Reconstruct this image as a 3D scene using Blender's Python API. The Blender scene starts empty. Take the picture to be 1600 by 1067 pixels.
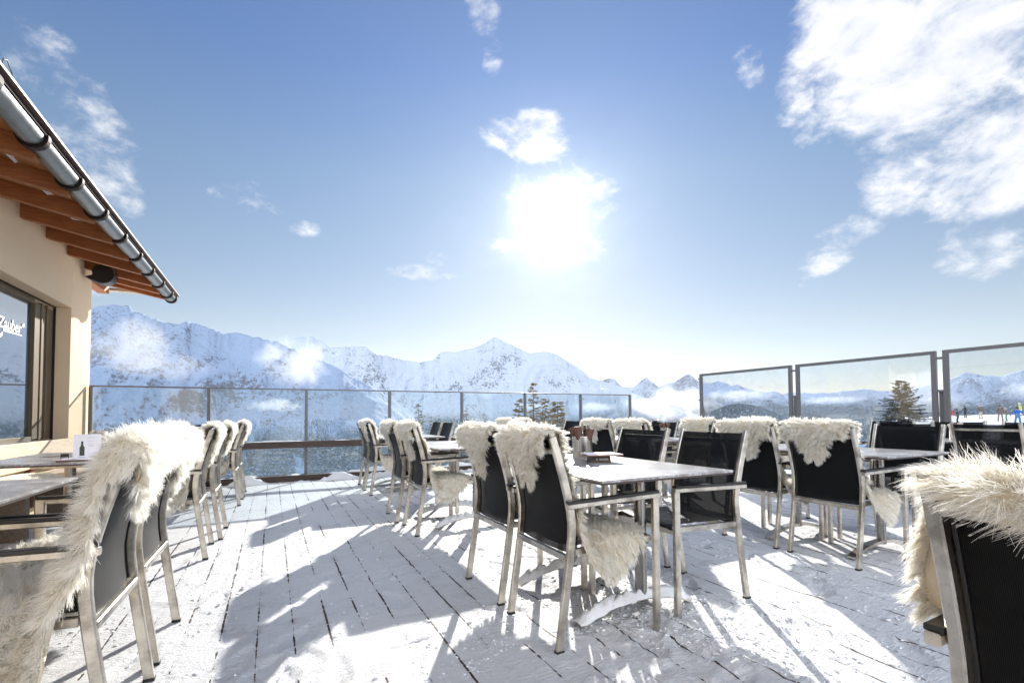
import bpy, bmesh, math, random
import numpy as np
from mathutils import Vector, Matrix

random.seed(7)
RNG = np.random.default_rng(11)
SC = bpy.context.scene
COL = SC.collection
rad = math.radians

# ------------------------------------------------------------------ camera
CAM_F, CAM_YAW, CAM_PITCH, CAM_CY, CAM_ROLL = 746.81, 0.4654, 0.0337, 622.9, -0.0058
cd = bpy.data.cameras.new('camera')
cam = bpy.data.objects.new('camera', cd)
COL.objects.link(cam)
SC.camera = cam
cd.sensor_fit = 'HORIZONTAL'
cd.sensor_width = 36.0
cd.lens = 36.0 * CAM_F / 1600.0
cd.shift_y = (CAM_CY - 533.5) / 1600.0
cd.clip_start = 0.05
cd.clip_end = 60000.0
_f = Vector((math.sin(CAM_YAW) * math.cos(CAM_PITCH), math.cos(CAM_YAW) * math.cos(CAM_PITCH), math.sin(CAM_PITCH)))
_r = Vector((math.cos(CAM_YAW), -math.sin(CAM_YAW), 0))
_u = _r.cross(_f)
_R = _r * math.cos(CAM_ROLL) + _u * math.sin(CAM_ROLL)
_U = _u * math.cos(CAM_ROLL) - _r * math.sin(CAM_ROLL)
cam.matrix_world = Matrix(((_R.x, _U.x, -_f.x, 0), (_R.y, _U.y, -_f.y, 0), (_R.z, _U.z, -_f.z, 1.05), (0, 0, 0, 1)))

# ------------------------------------------------------------------ render settings / exposure
SC.render.engine = 'CYCLES'
SC.view_settings.view_transform = 'Standard'
SC.view_settings.look = 'None'
SC.view_settings.exposure = 1.16
SC.view_settings.gamma = 1.0
SC.view_settings.use_curve_mapping = False
SC.cycles.use_denoising = True
SC.cycles.max_bounces = 12
SC.cycles.diffuse_bounces = 8
SC.cycles.glossy_bounces = 4
SC.cycles.transmission_bounces = 4
SC.cycles.transparent_max_bounces = 24
SC.cycles.volume_bounces = 1
SC.cycles.sample_clamp_indirect = 6.0
SC.cycles.caustics_reflective = False
SC.cycles.caustics_refractive = False

# ------------------------------------------------------------------ sun
SUN_AZ, SUN_EL = rad(31.45), rad(22.25)
SUN = Vector((math.sin(SUN_AZ) * math.cos(SUN_EL), math.cos(SUN_AZ) * math.cos(SUN_EL), math.sin(SUN_EL)))
sl = bpy.data.lights.new('sun', 'SUN')
sl.energy = 4.2
sl.angle = rad(0.6)
sl.color = (1.0, 0.955, 0.88)
so = bpy.data.objects.new('sun', sl)
COL.objects.link(so)
so.rotation_euler = SUN.to_track_quat('Z', 'Y').to_euler()
so.location = (0, 0, 30)


# ------------------------------------------------------------------ node helpers
class NT:
    def __init__(self, tree):
        self.t = tree
        self.n = tree.nodes
        self.l = tree.links

    def add(self, typ, **kw):
        nd = self.n.new(typ)
        for k, v in kw.items():
            if k == 'inp':
                for a, b in v.items():
                    s = nd.inputs[a]
                    if isinstance(b, bpy.types.NodeSocket):
                        self.l.new(b, s)
                    else:
                        s.default_value = b
            else:
                setattr(nd, k, v)
        return nd

    def m(self, op, a, b=None, c=None, clamp=False):
        nd = self.n.new('ShaderNodeMath')
        nd.operation = op
        nd.use_clamp = clamp
        for i, v in enumerate((a, b, c)):
            if v is None:
                continue
            if isinstance(v, bpy.types.NodeSocket):
                self.l.new(v, nd.inputs[i])
            else:
                nd.inputs[i].default_value = v
        return nd.outputs[0]

    def vm(self, op, a, b=None):
        nd = self.n.new('ShaderNodeVectorMath')
        nd.operation = op
        for i, v in enumerate((a, b)):
            if v is None:
                continue
            if isinstance(v, bpy.types.NodeSocket):
                self.l.new(v, nd.inputs[i])
            else:
                nd.inputs[i].default_value = v
        return nd

    def mix(self, f, a, b, mode='MIX'):
        nd = self.n.new('ShaderNodeMix')
        nd.data_type = 'RGBA'
        nd.blend_type = mode
        for i, v in ((0, f), (6, a), (7, b)):
            if isinstance(v, bpy.types.NodeSocket):
                self.l.new(v, nd.inputs[i])
            else:
                nd.inputs[i].default_value = v if i == 0 else (v if len(v) == 4 else (*v, 1))
        return nd.outputs[2]

    def noise(self, vec, scale, detail=4, rough=0.55, dist=0.0):
        nd = self.add('ShaderNodeTexNoise', inp={'Scale': scale, 'Detail': detail, 'Roughness': rough, 'Distortion': dist})
        if vec is not None:
            self.l.new(vec, nd.inputs['Vector'])
        return nd.outputs[0]

    def ramp(self, f, pts):
        nd = self.n.new('ShaderNodeValToRGB')
        cr = nd.color_ramp
        while len(cr.elements) < len(pts):
            cr.elements.new(0.5)
        for e, (p, c) in zip(cr.elements, pts):
            e.position = p
            e.color = (*c, 1) if len(c) == 3 else c
        self.l.new(f, nd.inputs[0])
        return nd.outputs[0]

    def maprange(self, v, a, b, c=0.0, d=1.0, smooth=True):
        nd = self.n.new('ShaderNodeMapRange')
        nd.interpolation_type = 'SMOOTHSTEP' if smooth else 'LINEAR'
        self.l.new(v, nd.inputs[0])
        for i, x in enumerate((a, b, c, d)):
            nd.inputs[i + 1].default_value = x
        return nd.outputs[0]


# ------------------------------------------------------------------ world: Nishita sky, high clouds, fill clouds added out of view, glare of the sun behind thin cloud
W = bpy.data.worlds.new('World')
SC.world = W
W.use_nodes = True
T = NT(W.node_tree)
T.n.clear()
sky = T.add('ShaderNodeTexSky', sky_type='NISHITA', sun_disc=False, sun_elevation=SUN_EL, sun_rotation=SUN_AZ,
            altitude=1900, air_density=1.0, dust_density=0.35, ozone_density=1.6)
geo = T.add('ShaderNodeNewGeometry')
dirv = T.vm('SCALE', geo.outputs['Incoming'])
dirv.inputs[3].default_value = -1.0
dirn = T.vm('NORMALIZE', dirv.outputs[0]).outputs[0]
sep = T.add('ShaderNodeSeparateXYZ', inp={0: dirn})
azd = T.m('MULTIPLY', T.m('ARCTAN2', sep.outputs[0], sep.outputs[1]), 180 / math.pi)
eld = T.m('MULTIPLY', T.m('ARCSINE', sep.outputs[2]), 180 / math.pi)
CL = [  # azimuth, elevation, half width, half height (degrees), strength
    (68.5, 29, 9, 7.5, 1.0), (63.2, 34.5, 6, 5, .95), (72.6, 20.5, 5.5, 6.5, .95), (71.6, 14.0, 3.6, 3.2, .8), (66.5, 21, 4, 3.5, .8), (84, 26, 14, 16, 1.0), (74, 38, 12, 9, 1.0), (64.5, 27, 4, 3, .8),
    (28.8, 30.3, 5.6, 3.0, .80), (25.5, 30.8, 3.0, 2.4, .75), (37.2, 24.0, 3.6, 2.2, .62), (23.6, 41.2, 3.0, 3.2, .72), (24.5, 38, 1.6, 3, .5),
    (-16.2, 25, 3.6, 4.2, .60), (-14, 22.6, 3.0, 4.0, .58), (-18.6, 28.0, 3.2, 3.2, .60), (-12.5, 19.5, 1.8, 3.0, .45), (-3, 22, 3.5, 2.0, .42), (2.7, 20, 2.4, 1.1, .56), (0.2, 21.2, 2.0, 1.6, .45),
    (15.3, 16.5, 4.6, 1.2, .58), (18, 18, 2.4, 1.2, .45), (53.8, 33.6, 2.0, 2.4, .56), (58, 30, 2.4, 2.8, .56), (60.3, 26.8, 3.0, 2.6, .54), (60.2, 15.2, 2.6, 1.9, .56), (62, 17.2, 3.2, 1.8, .54), (58.8, 12.4, 1.6, 2.0, .48),
    (30.5, 24.5, 7.5, 4.2, .70), (27.5, 20.5, 4.5, 3.0, .58), (35, 19.5, 4, 2.6, .52),
    (64, 3.8, 9, 1.6, .55), (-15.5, 11.5, 3, 1.6, .5),
    (120, 28, 28, 20, 1.0), (160, 25, 30, 22, 1.0), (-80, 30, 30, 20, 1.0), (-125, 28, 30, 24, 1.0), (-165, 40, 28, 26, 1.0), (150, 60, 60, 18, 1.0), (-120, 60, 50, 18, 1.0),  # unseen clouds behind the camera, added to raise the fill light
]
M = None
for a, e, ra, re, w in CL:
    du = T.m('DIVIDE', T.m('SUBTRACT', azd, float(a)), float(ra))
    dv = T.m('DIVIDE', T.m('SUBTRACT', eld, float(e)), float(re))
    d2 = T.m('ADD', T.m('MULTIPLY', du, du), T.m('MULTIPLY', dv, dv))
    mk = T.m('MULTIPLY', T.maprange(d2, 0.0, 1.7, 1.0, 0.0), w)
    M = mk if M is None else T.m('MAXIMUM', M, mk)
ddot_ = T.vm('DOT_PRODUCT', dirn, tuple(SUN)).outputs['Value']
sc1 = T.add('ShaderNodeMapping', inp={0: dirn, 3: (1.0, 1.0, 1.7)})
n1 = T.noise(sc1.outputs[0], 5.5, 9, 0.62, 0.7)
n2 = T.noise(sc1.outputs[0], 15.0, 8, 0.62, 0.4)
n3_ = T.noise(sc1.outputs[0], 46.0, 7, 0.65, 0.2)
nn = T.m('ADD', T.m('ADD', T.m('MULTIPLY', n1, 0.50), T.m('MULTIPLY', n2, 0.32)), T.m('MULTIPLY', n3_, 0.18))
dens = T.m('ADD', M, T.m('MULTIPLY', T.m('SUBTRACT', nn, 0.5), 3.0))
dens = T.maprange(dens, 0.38, 1.0, 0.0, 1.0)
dens = T.m('MULTIPLY', dens, T.maprange(M, 0.02, 0.2, 0.0, 1.0))
ddot = T.vm('DOT_PRODUCT', dirn, tuple(SUN)).outputs['Value']
ang = T.m('MULTIPLY', T.m('ARCCOSINE', T.m('MINIMUM', ddot, 0.999999)), 180 / math.pi)
g1 = T.m('MULTIPLY', T.m('EXPONENT', T.m('MULTIPLY', ang, -1 / 1.4)), 40.0)
g2 = T.m('MULTIPLY', T.m('EXPONENT', T.m('MULTIPLY', ang, -1 / 4.0)), 1.3)
g3 = T.m('MULTIPLY', T.m('EXPONENT', T.m('MULTIPLY', ang, -1 / 15.0)), 2.5)
g2 = T.m('MULTIPLY', g2, T.maprange(nn, 0.38, 0.62, 0.5, 2.6))
glow = T.m('ADD', T.m('ADD', g1, g2), g3)
skytint = T.ramp(T.m('DIVIDE', eld, 60.0, clamp=True), [(0.0, (1.04, 0.80, 0.69)), (0.17, (1.06, 0.90, 0.77)), (0.43, (0.89, 1.0, 1.01)), (0.60, (0.56, 0.86, 1.18)), (1.0, (0.54, 0.85, 1.15))])
skyc = T.mix(1.0, sky.outputs[0], skytint, 'MULTIPLY')
cloudc = T.mix(T.maprange(T.m('ADD', T.m('MULTIPLY', n1, .5), T.m('MULTIPLY', n2, .5)), 0.40, 0.62), (6.3, 6.7, 7.7), (8.7, 8.7, 8.8))
back = T.maprange(ddot_, 0.1, -0.5, 1.0, 4.7)  # brightens the added clouds opposite the sun for more fill
cb = T.vm('SCALE', cloudc)
T.l.new(back, cb.inputs[3])
cloudc = cb.outputs[0]
c1 = T.mix(dens, skyc, cloudc)
glowc = T.vm('SCALE', (1.0, 0.985, 0.96))
T.l.new(glow, glowc.inputs[3])
c2 = T.mix(1.0, c1, glowc.outputs[0], 'ADD')
bg = T.add('ShaderNodeBackground', inp={0: c2, 1: 0.052})
wo = T.add('ShaderNodeOutputWorld', inp={0: bg.outputs[0]})


# ------------------------------------------------------------------ materials
MATS = {}


def new_mat(name):
    m = bpy.data.materials.new(name)
    m.use_nodes = True
    t = NT(m.node_tree)
    t.n.clear()
    out = t.add('ShaderNodeOutputMaterial')
    MATS[name] = m
    return m, t, out


def pbr(t, out, color, rough=0.5, metal=0.0, spec=0.5, normal=None, extra=None):
    b = t.add('ShaderNodeBsdfPrincipled')
    for k, v in (('Base Color', color), ('Roughness', rough), ('Metallic', metal), ('Specular IOR Level', spec)):
        if isinstance(v, bpy.types.NodeSocket):
            t.l.new(v, b.inputs[k])
        else:
            b.inputs[k].default_value = (*v, 1) if k == 'Base Color' and len(v) == 3 else v
    if normal is not None:
        t.l.new(normal, b.inputs['Normal'])
    for k, v in (extra or {}).items():
        b.inputs[k].default_value = v
    t.l.new(b.outputs[0], out.inputs[0])
    return b


def bump(t, h, dist, strength=1.0):
    return t.add('ShaderNodeBump', inp={'Height': h, 'Distance': dist, 'Strength': strength}).outputs[0]


def simple(name, col, rough=0.5, metal=0.0, spec=0.5, var=0.12, scale=8.0, bmp=0.0, bscale=60.0):
    m, t, out = new_mat(name)
    tc = t.add('ShaderNodeTexCoord').outputs['Object']
    n = t.noise(tc, scale, 5, 0.6)
    c = t.mix(n, tuple(min(1, x * (1 - var)) for x in col), tuple(min(1, x * (1 + var)) for x in col))
    nm = bump(t, t.noise(tc, bscale, 4, 0.6), bmp) if bmp else None
    r = t.maprange(t.noise(tc, scale * 2.3, 4), 0.3, 0.7, max(0, rough - .06), min(1, rough + .06), False)
    pbr(t, out, c, r, metal, spec, nm)
    return m


# brushed steel of the chairs and table legs
m, t, out = new_mat('brushed_steel')
tc = t.add('ShaderNodeTexCoord').outputs['Object']
mp = t.add('ShaderNodeMapping', inp={0: tc, 3: (60, 60, 6)})
n = t.noise(mp.outputs[0], 8, 5, 0.6)
n_b = t.maprange(t.noise(tc, 7, 5, 0.65), 0.32, 0.62)
pbr(t, out, t.mix(n_b, (0.30, 0.275, 0.24), (0.66, 0.62, 0.55)), t.maprange(n, 0.3, 0.7, 0.24, 0.42, False), 1.0, 0.5, bump(t, n, 0.0004))
simple('column_steel', (0.30, 0.29, 0.28), 0.25, 1.0, var=0.2)
simple('black_plastic', (0.012, 0.012, 0.013), 0.33, spec=0.5)
simple('black_foot', (0.015, 0.015, 0.016), 0.5)

# woven textile sling: tiny holes let a little light through
m, t, out = new_mat('woven_black_sling')
tc = t.add('ShaderNodeTexCoord').outputs['Object']
mp = t.add('ShaderNodeMapping', inp={0: tc, 3: (1, 1, 1)})
w1 = t.add('ShaderNodeTexWave', wave_type='BANDS', bands_direction='Y', inp={'Vector': tc, 'Scale': 110.0}).outputs[1]
w2 = t.add('ShaderNodeTexWave', wave_type='BANDS', bands_direction='Z', inp={'Vector': tc, 'Scale': 110.0}).outputs[1]
wv = t.m('MULTIPLY', w1, w2)
b = t.add('ShaderNodeBsdfPrincipled', inp={'Base Color': (0.005, 0.0055, 0.0065, 1), 'Roughness': 0.40, 'Specular IOR Level': 0.10,
                                          'Normal': bump(t, wv, 0.0008), 'Sheen Weight': 0.07, 'Sheen Roughness': 0.35})
tr = t.add('ShaderNodeBsdfTransparent')
mx = t.add('ShaderNodeMixShader', inp={0: 0.03, 1: b.outputs[0], 2: tr.outputs[0]})
t.l.new(mx.outputs[0], out.inputs[0])

# fur (strands) and leather
def fur_mat(name, ca, cb):
    m, t, out = new_mat(name)
    tc = t.add('ShaderNodeTexCoord').outputs['Object']
    n = t.noise(tc, 9, 4, 0.65)
    at = t.add('ShaderNodeAttribute', attribute_name='tip').outputs['Fac']
    c = t.mix(t.maprange(n, 0.35, 0.65), ca, cb)
    c = t.mix(t.m('MULTIPLY', at, 0.8), c, (0.975, 0.965, 0.93))
    d = t.add('ShaderNodeBsdfDiffuse', inp={'Color': c, 'Roughness': 0.3})
    tl = t.add('ShaderNodeBsdfTranslucent', inp={'Color': c})
    g = t.add('ShaderNodeBsdfAnisotropic', inp={'Color': (0.9, 0.88, 0.82, 1), 'Roughness': 0.45})
    a = t.add('ShaderNodeMixShader', inp={0: 0.58, 1: d.outputs[0], 2: tl.outputs[0]})
    a2 = t.add('ShaderNodeMixShader', inp={0: 0.06, 1: a.outputs[0], 2: g.outputs[0]})
    t.l.new(a2.outputs[0], out.inputs[0])
    return m


fur_mat('sheep_fur', (0.93, 0.88, 0.76), (0.965, 0.945, 0.88))
fur_mat('sheep_fur_brown', (0.66, 0.56, 0.40), (0.86, 0.78, 0.62))
simple('sheep_leather', (0.74, 0.66, 0.50), 0.75, bmp=0.002, bscale=30)

# table top (speckled laminate with hoar frost)
m, t, out = new_mat('speckled_laminate')
tc = t.add('ShaderNodeTexCoord').outputs['Object']
sp = t.noise(tc, 420, 2, 0.5)
fr = t.noise(tc, 5, 8, 0.7, 0.6)
frf = t.noise(tc, 90, 4, 0.7)
base = t.mix(t.maprange(sp, 0.45, 0.62), (0.16, 0.15, 0.15), (0.30, 0.29, 0.29))
frost = t.m('MULTIPLY', t.maprange(fr, 0.42, 0.62), t.maprange(frf, 0.35, 0.7), clamp=True)
pbr(t, out, t.mix(t.m('MULTIPLY', frost, 0.8), base, (0.80, 0.82, 0.86)), 0.30, 0, 0.6, bump(t, t.noise(tc, 160, 4), 0.0006))
simple('laminate_edge', (0.05, 0.035, 0.03), 0.45)

# snow
m, t, out = new_mat('snow')
tc = t.add('ShaderNodeTexCoord').outputs['Object']
h = t.m('ADD', t.m('MULTIPLY', t.noise(tc, 14, 6, 0.7), 0.6), t.m('MULTIPLY', t.noise(tc, 90, 4, 0.7), 0.15))
pbr(t, out, (0.86, 0.88, 0.91), 0.65, 0, 0.3, bump(t, h, 0.02))

# deck of snow with board gaps
GAP, GOFF = 0.157, -0.052
m, t, out = new_mat('trodden_snow_on_boards')
tc = t.add('ShaderNodeTexCoord').outputs['Object']
sx = t.add('ShaderNodeSeparateXYZ', inp={0: tc})
wob = t.m('MULTIPLY', t.m('SUBTRACT', t.noise(tc, 30, 3), 0.5), 0.003)
xx = t.m('ADD', t.m('ADD', sx.outputs[0], -GOFF), wob)
fr = t.m('ABSOLUTE', t.m('SUBTRACT', t.m('FRACT', t.m('ADD', t.m('DIVIDE', xx, GAP), 100.5)), 0.5))
dist = t.m('MULTIPLY', fr, GAP)
bid = t.m('ROUND', t.m('ADD', t.m('DIVIDE', xx, GAP), 100.0))
yv = t.m('ADD', sx.outputs[1], t.m('MULTIPLY', bid, 7.31))
cmb = t.add('ShaderNodeCombineXYZ', inp={0: t.m('MULTIPLY', bid, 3.7), 1: yv, 2: 0.0})
pres = t.noise(cmb.outputs[0], 1.5, 5, 0.62)
pres2 = t.noise(cmb.outputs[0], 22, 3, 0.6)
pr_ = t.m('ADD', pres, t.m('MULTIPLY', t.m('SUBTRACT', pres2, 0.5), 0.45))
wid = t.maprange(pr_, 0.45, 0.60, 0.0, 0.0052)
mask = t.m('LESS_THAN', dist, wid)
groove = t.maprange(dist, 0.0, 0.022, 0.0, 1.0)
fine = t.noise(tc, 26, 8, 0.72, 0.3)
mp = t.add('ShaderNodeMapping', inp={0: tc, 3: (1.2, 5.0, 1.0)})
strk = t.noise(mp.outputs[0], 13, 6, 0.7, 0.5)
crys = t.noise(tc, 260, 3, 0.7)
hh = t.m('ADD', t.m('ADD', t.m('MULTIPLY', fine, 0.5), t.m('MULTIPLY', strk, 0.55)), t.m('ADD', t.m('MULTIPLY', crys, 0.10), t.m('MULTIPLY', groove, 0.05)))
dirt = t.maprange(t.noise(tc, 3.2, 7, 0.72), 0.52, 0.75)
sc_ = t.mix(t.m('MULTIPLY', dirt, 0.35), (0.86, 0.875, 0.90), (0.72, 0.72, 0.74))
mpw = t.add('ShaderNodeMapping', inp={0: tc, 3: (1.0, 2.2, 1.0)})
thin = t.m('ADD', t.m('MULTIPLY', t.noise(mpw.outputs[0], 2.6, 8, 0.72, 0.6), 0.7), t.m('MULTIPLY', t.noise(tc, 38, 5, 0.75), 0.3))
thin = t.maprange(thin, 0.50, 0.585)
edge_ = t.maprange(dist, 0.002, 0.03, 1.0, 0.35)
sc_ = t.mix(t.m('MULTIPLY', t.m('MULTIPLY', thin, edge_), 0.46), sc_, (0.40, 0.37, 0.36))
specks = t.maprange(t.noise(tc, 75, 3, 0.6), 0.70, 0.74)
sc_ = t.mix(t.m('MULTIPLY', specks, 0.45), sc_, (0.22, 0.19, 0.17))
wood = t.mix(crys, (0.035, 0.020, 0.016), (0.07, 0.04, 0.03))
pbr(t, out, t.mix(mask, sc_, wood), 0.62, 0, 0.3, bump(t, hh, 0.036))

# glass pane (thin: clear with a mirror reflection growing towards grazing)
def pane_mat(name, tint, refl=1.0, dirty=0.03):
    m, t, out = new_mat(name)
    fz = t.add('ShaderNodeFresnel', inp={'IOR': 1.45}).outputs[0]
    g = t.add('ShaderNodeBsdfGlossy', inp={'Color': (0.95, 0.97, 1, 1), 'Roughness': 0.01})
    tr = t.add('ShaderNodeBsdfTransparent', inp={'Color': (*tint, 1)})
    a = t.add('ShaderNodeMixShader', inp={0: t.m('MULTIPLY', fz, refl, clamp=True), 1: tr.outputs[0], 2: g.outputs[0]})
    df = t.add('ShaderNodeBsdfDiffuse', inp={'Color': (0.85, 0.88, 0.9, 1)})
    tc = t.add('ShaderNodeTexCoord').outputs['Object']
    sm = t.maprange(t.noise(tc, 4, 8, 0.7, 1.0), 0.45, 0.75, dirty * 0.2, dirty * 2, False)
    a2 = t.add('ShaderNodeMixShader', inp={0: sm, 1: a.outputs[0], 2: df.outputs[0]})
    t.l.new(a2.outputs[0], out.inputs[0])
    return m


pane_mat('railing_glass', (0.90, 0.95, 0.97), 1.6, 0.045)
pane_mat('screen_glass', (0.90, 0.93, 0.96), 1.6, 0.035)
# window of the restaurant: dark room behind, strong reflection
m, t, out = new_mat('window_glass')
pbr(t, out, (0.03, 0.05, 0.08), 0.015, 0.0, 0.9, extra={'Coat Weight': 1.0, 'Coat Roughness': 0.01, 'IOR': 2.4})

simple('grey_metal', (0.16, 0.16, 0.165), 0.45, 0.6)
simple('screen_metal', (0.17, 0.17, 0.175), 0.5, 0.3)
simple('zinc', (0.17, 0.18, 0.185), 0.40, 1.0, var=0.25, scale=14)
simple('dark_bracket', (0.022, 0.012, 0.011), 0.6, spec=0.2)
simple('roof_sheet', (0.09, 0.055, 0.05), 0.5)
simple('beige_fascia', (0.45, 0.40, 0.33), 0.7)
simple('black_enamel', (0.01, 0.012, 0.013), 0.35)
simple('white_letters', (0.9, 0.9, 0.9), 0.6, var=0.02)
simple('paper', (0.86, 0.85, 0.90), 0.7, var=0.03)
simple('ink', (0.05, 0.06, 0.03), 0.6)
simple('faint_ink', (0.45, 0.44, 0.50), 0.6)
simple('brown_napkin', (0.10, 0.05, 0.035), 0.85, bmp=0.002)
simple('pale_napkin', (0.55, 0.47, 0.42), 0.85, bmp=0.002)
simple('dark_brown_box', (0.07, 0.045, 0.035), 0.5)
simple('copper_edge', (0.24, 0.13, 0.09), 0.5)
simple('pepper_wood', (0.05, 0.028, 0.02), 0.35)

# stucco
m, t, out = new_mat('beige_stucco')
tc = t.add('ShaderNodeTexCoord').outputs['Object']
n = t.noise(tc, 120, 5, 0.7)
n3 = t.noise(tc, 2.0, 5, 0.6)
pbr(t, out, t.mix(n3, (0.80, 0.62, 0.42), (0.86, 0.70, 0.50)), 0.9, 0, 0.2, bump(t, n, 0.006))


def wood(name, ca, cb, axis=1, rough=0.6, knots=True):
    m, t, out = new_mat(name)
    tc = t.add('ShaderNodeTexCoord').outputs['Object']
    s = [14.0, 14.0, 14.0]
    s[axis] = 1.2
    mp = t.add('ShaderNodeMapping', inp={0: tc, 3: tuple(s)})
    g = t.noise(mp.outputs[0], 3.5, 8, 0.68, 1.2)
    g2 = t.noise(mp.outputs[0], 14, 4, 0.6)
    c = t.mix(t.maprange(g, 0.3, 0.7), ca, cb)
    c = t.mix(t.m('MULTIPLY', g2, 0.35), c, tuple(x * 0.6 for x in ca))
    if knots:
        v = t.add('ShaderNodeTexVoronoi', inp={'Vector': tc, 'Scale': 3.2}).outputs[0]
        c = t.mix(t.maprange(v, 0.02, 0.07, 0.85, 0.0), c, tuple(x * 0.35 for x in ca))
    pbr(t, out, c, rough, 0, 0.35, bump(t, g, 0.002))
    return m


wood('rafter_wood', (0.26, 0.085, 0.028), (0.40, 0.155, 0.052), 0)
wood('soffit_wood', (0.32, 0.13, 0.045), (0.45, 0.21, 0.08), 1)
wood('pale_spruce', (0.66, 0.50, 0.36), (0.80, 0.66, 0.50), 1)
wood('dark_beam', (0.045, 0.032, 0.026), (0.11, 0.08, 0.065), 0, 0.7, False)
wood('window_timber', (0.12, 0.085, 0.05), (0.20, 0.15, 0.09), 2, 0.5, False)
wood('grey_plank', (0.16, 0.13, 0.11), (0.28, 0.24, 0.20), 1, 0.8)

# stainless pot with punched square holes
m, t, out = new_mat('punched_steel')
tc = t.add('ShaderNodeTexCoord').outputs['Object']
s = t.add('ShaderNodeSeparateXYZ', inp={0: tc})
an = t.m('MULTIPLY', t.m('ARCTAN2', s.outputs[0], s.outputs[1]), 32 / (2 * math.pi))
fa = t.m('ABSOLUTE', t.m('SUBTRACT', t.m('FRACT', t.m('ADD', an, 40.0)), 0.5))
fzz = t.m('ABSOLUTE', t.m('SUBTRACT', t.m('FRACT', t.m('ADD', t.m('MULTIPLY', s.outputs[2], 1 / 0.0125), 40.0)), 0.5))
grp = t.m('GREATER_THAN', t.m('FRACT', t.m('DIVIDE', t.m('ADD', an, 40.5), 5.33)), 0.28)
zok = t.m('MULTIPLY', t.m('GREATER_THAN', s.outputs[2], 0.018), t.m('LESS_THAN', s.outputs[2], 0.105))
hole = t.m('MULTIPLY', t.m('MULTIPLY', t.m('LESS_THAN', fa, 0.21), t.m('LESS_THAN', fzz, 0.23)), t.m('MULTIPLY', grp, zok))
b = t.add('ShaderNodeBsdfPrincipled', inp={'Base Color': (0.62, 0.60, 0.56, 1), 'Metallic': 1.0, 'Roughness': 0.28})
tr = t.add('ShaderNodeBsdfTransparent')
mx = t.add('ShaderNodeMixShader', inp={0: hole, 1: b.outputs[0], 2: tr.outputs[0]})
t.l.new(mx.outputs[0], out.inputs[0])


# mountains: snow colour darkened and blued to carry shade, rock where steep, forest low down
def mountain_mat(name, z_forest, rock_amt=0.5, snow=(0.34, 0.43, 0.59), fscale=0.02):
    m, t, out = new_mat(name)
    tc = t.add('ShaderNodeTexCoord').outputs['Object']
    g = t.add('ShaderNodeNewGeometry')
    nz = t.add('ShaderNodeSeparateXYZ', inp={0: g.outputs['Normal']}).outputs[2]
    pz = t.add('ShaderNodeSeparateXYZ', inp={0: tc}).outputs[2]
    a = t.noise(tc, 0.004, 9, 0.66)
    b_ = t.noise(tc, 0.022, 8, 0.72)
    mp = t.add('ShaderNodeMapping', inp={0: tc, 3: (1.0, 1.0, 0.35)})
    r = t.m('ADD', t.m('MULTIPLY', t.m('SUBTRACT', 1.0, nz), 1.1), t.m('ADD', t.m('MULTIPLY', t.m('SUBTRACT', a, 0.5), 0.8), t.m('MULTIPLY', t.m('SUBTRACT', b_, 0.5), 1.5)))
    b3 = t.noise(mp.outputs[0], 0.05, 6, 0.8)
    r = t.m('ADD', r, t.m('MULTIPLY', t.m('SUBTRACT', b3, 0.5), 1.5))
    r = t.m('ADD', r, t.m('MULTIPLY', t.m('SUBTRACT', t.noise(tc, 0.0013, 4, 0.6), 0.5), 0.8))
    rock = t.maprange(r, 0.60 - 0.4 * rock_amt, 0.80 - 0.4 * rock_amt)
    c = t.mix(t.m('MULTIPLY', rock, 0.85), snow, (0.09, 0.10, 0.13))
    fl = t.m('ADD', pz, t.m('MULTIPLY', t.m('SUBTRACT', t.noise(tc, 0.0022, 6, 0.6), 0.5), 420.0))
    fz_ = t.maprange(fl, z_forest + 60, z_forest - 120, 0.0, 1.0)
    tree = t.maprange(t.noise(tc, fscale * 2.2, 5, 0.8), 0.36, 0.52)
    clear = t.maprange(t.noise(tc, 0.0035, 6, 0.65), 0.60, 0.64, 1.0, 0.0)
    ff = t.m('MULTIPLY', t.m('MULTIPLY', fz_, tree), clear)
    c = t.mix(t.m('MULTIPLY', ff, 0.9), c, (0.035, 0.055, 0.05))
    hb = t.m('ADD', t.m('MULTIPLY', a, 60.0), t.m('MULTIPLY', b_, 16.0))
    pbr(t, out, c, 0.8, 0, 0.1, bump(t, hb, 1.0, 0.8))
    return m


mountain_mat('snowy_slope', -120, 0.42, (0.28, 0.38, 0.55))  # snow painted darker and bluer than the massif's, as a shaded side
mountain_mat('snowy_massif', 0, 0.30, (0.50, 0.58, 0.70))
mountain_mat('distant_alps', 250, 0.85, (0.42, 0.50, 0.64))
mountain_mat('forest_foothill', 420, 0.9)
m, t, out = new_mat('valley_forest_snow')
tc = t.add('ShaderNodeTexCoord').outputs['Object']
f1 = t.noise(tc, 0.05, 7, 0.75)
f2 = t.noise(tc, 0.006, 6, 0.6)
ff = t.m('MULTIPLY', t.maprange(f1, 0.40, 0.52), t.maprange(f2, 0.40, 0.48))
pbr(t, out, t.mix(t.m('MULTIPLY', ff, 0.85), (0.52, 0.60, 0.70), (0.09, 0.115, 0.125)), 0.8, 0, 0.1, bump(t, f1, 6.0))
simple('ski_snow', (0.84, 0.86, 0.9), 0.7, var=0.03, scale=0.4, bmp=0.3, bscale=0.6)
simple('bark', (0.10, 0.075, 0.055), 0.9, bmp=0.01)
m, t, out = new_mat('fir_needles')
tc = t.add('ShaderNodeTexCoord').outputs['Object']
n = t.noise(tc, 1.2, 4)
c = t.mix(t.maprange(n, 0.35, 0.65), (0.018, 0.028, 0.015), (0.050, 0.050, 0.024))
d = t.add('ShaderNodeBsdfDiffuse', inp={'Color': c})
tl = t.add('ShaderNodeBsdfTranslucent', inp={'Color': c})
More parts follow.
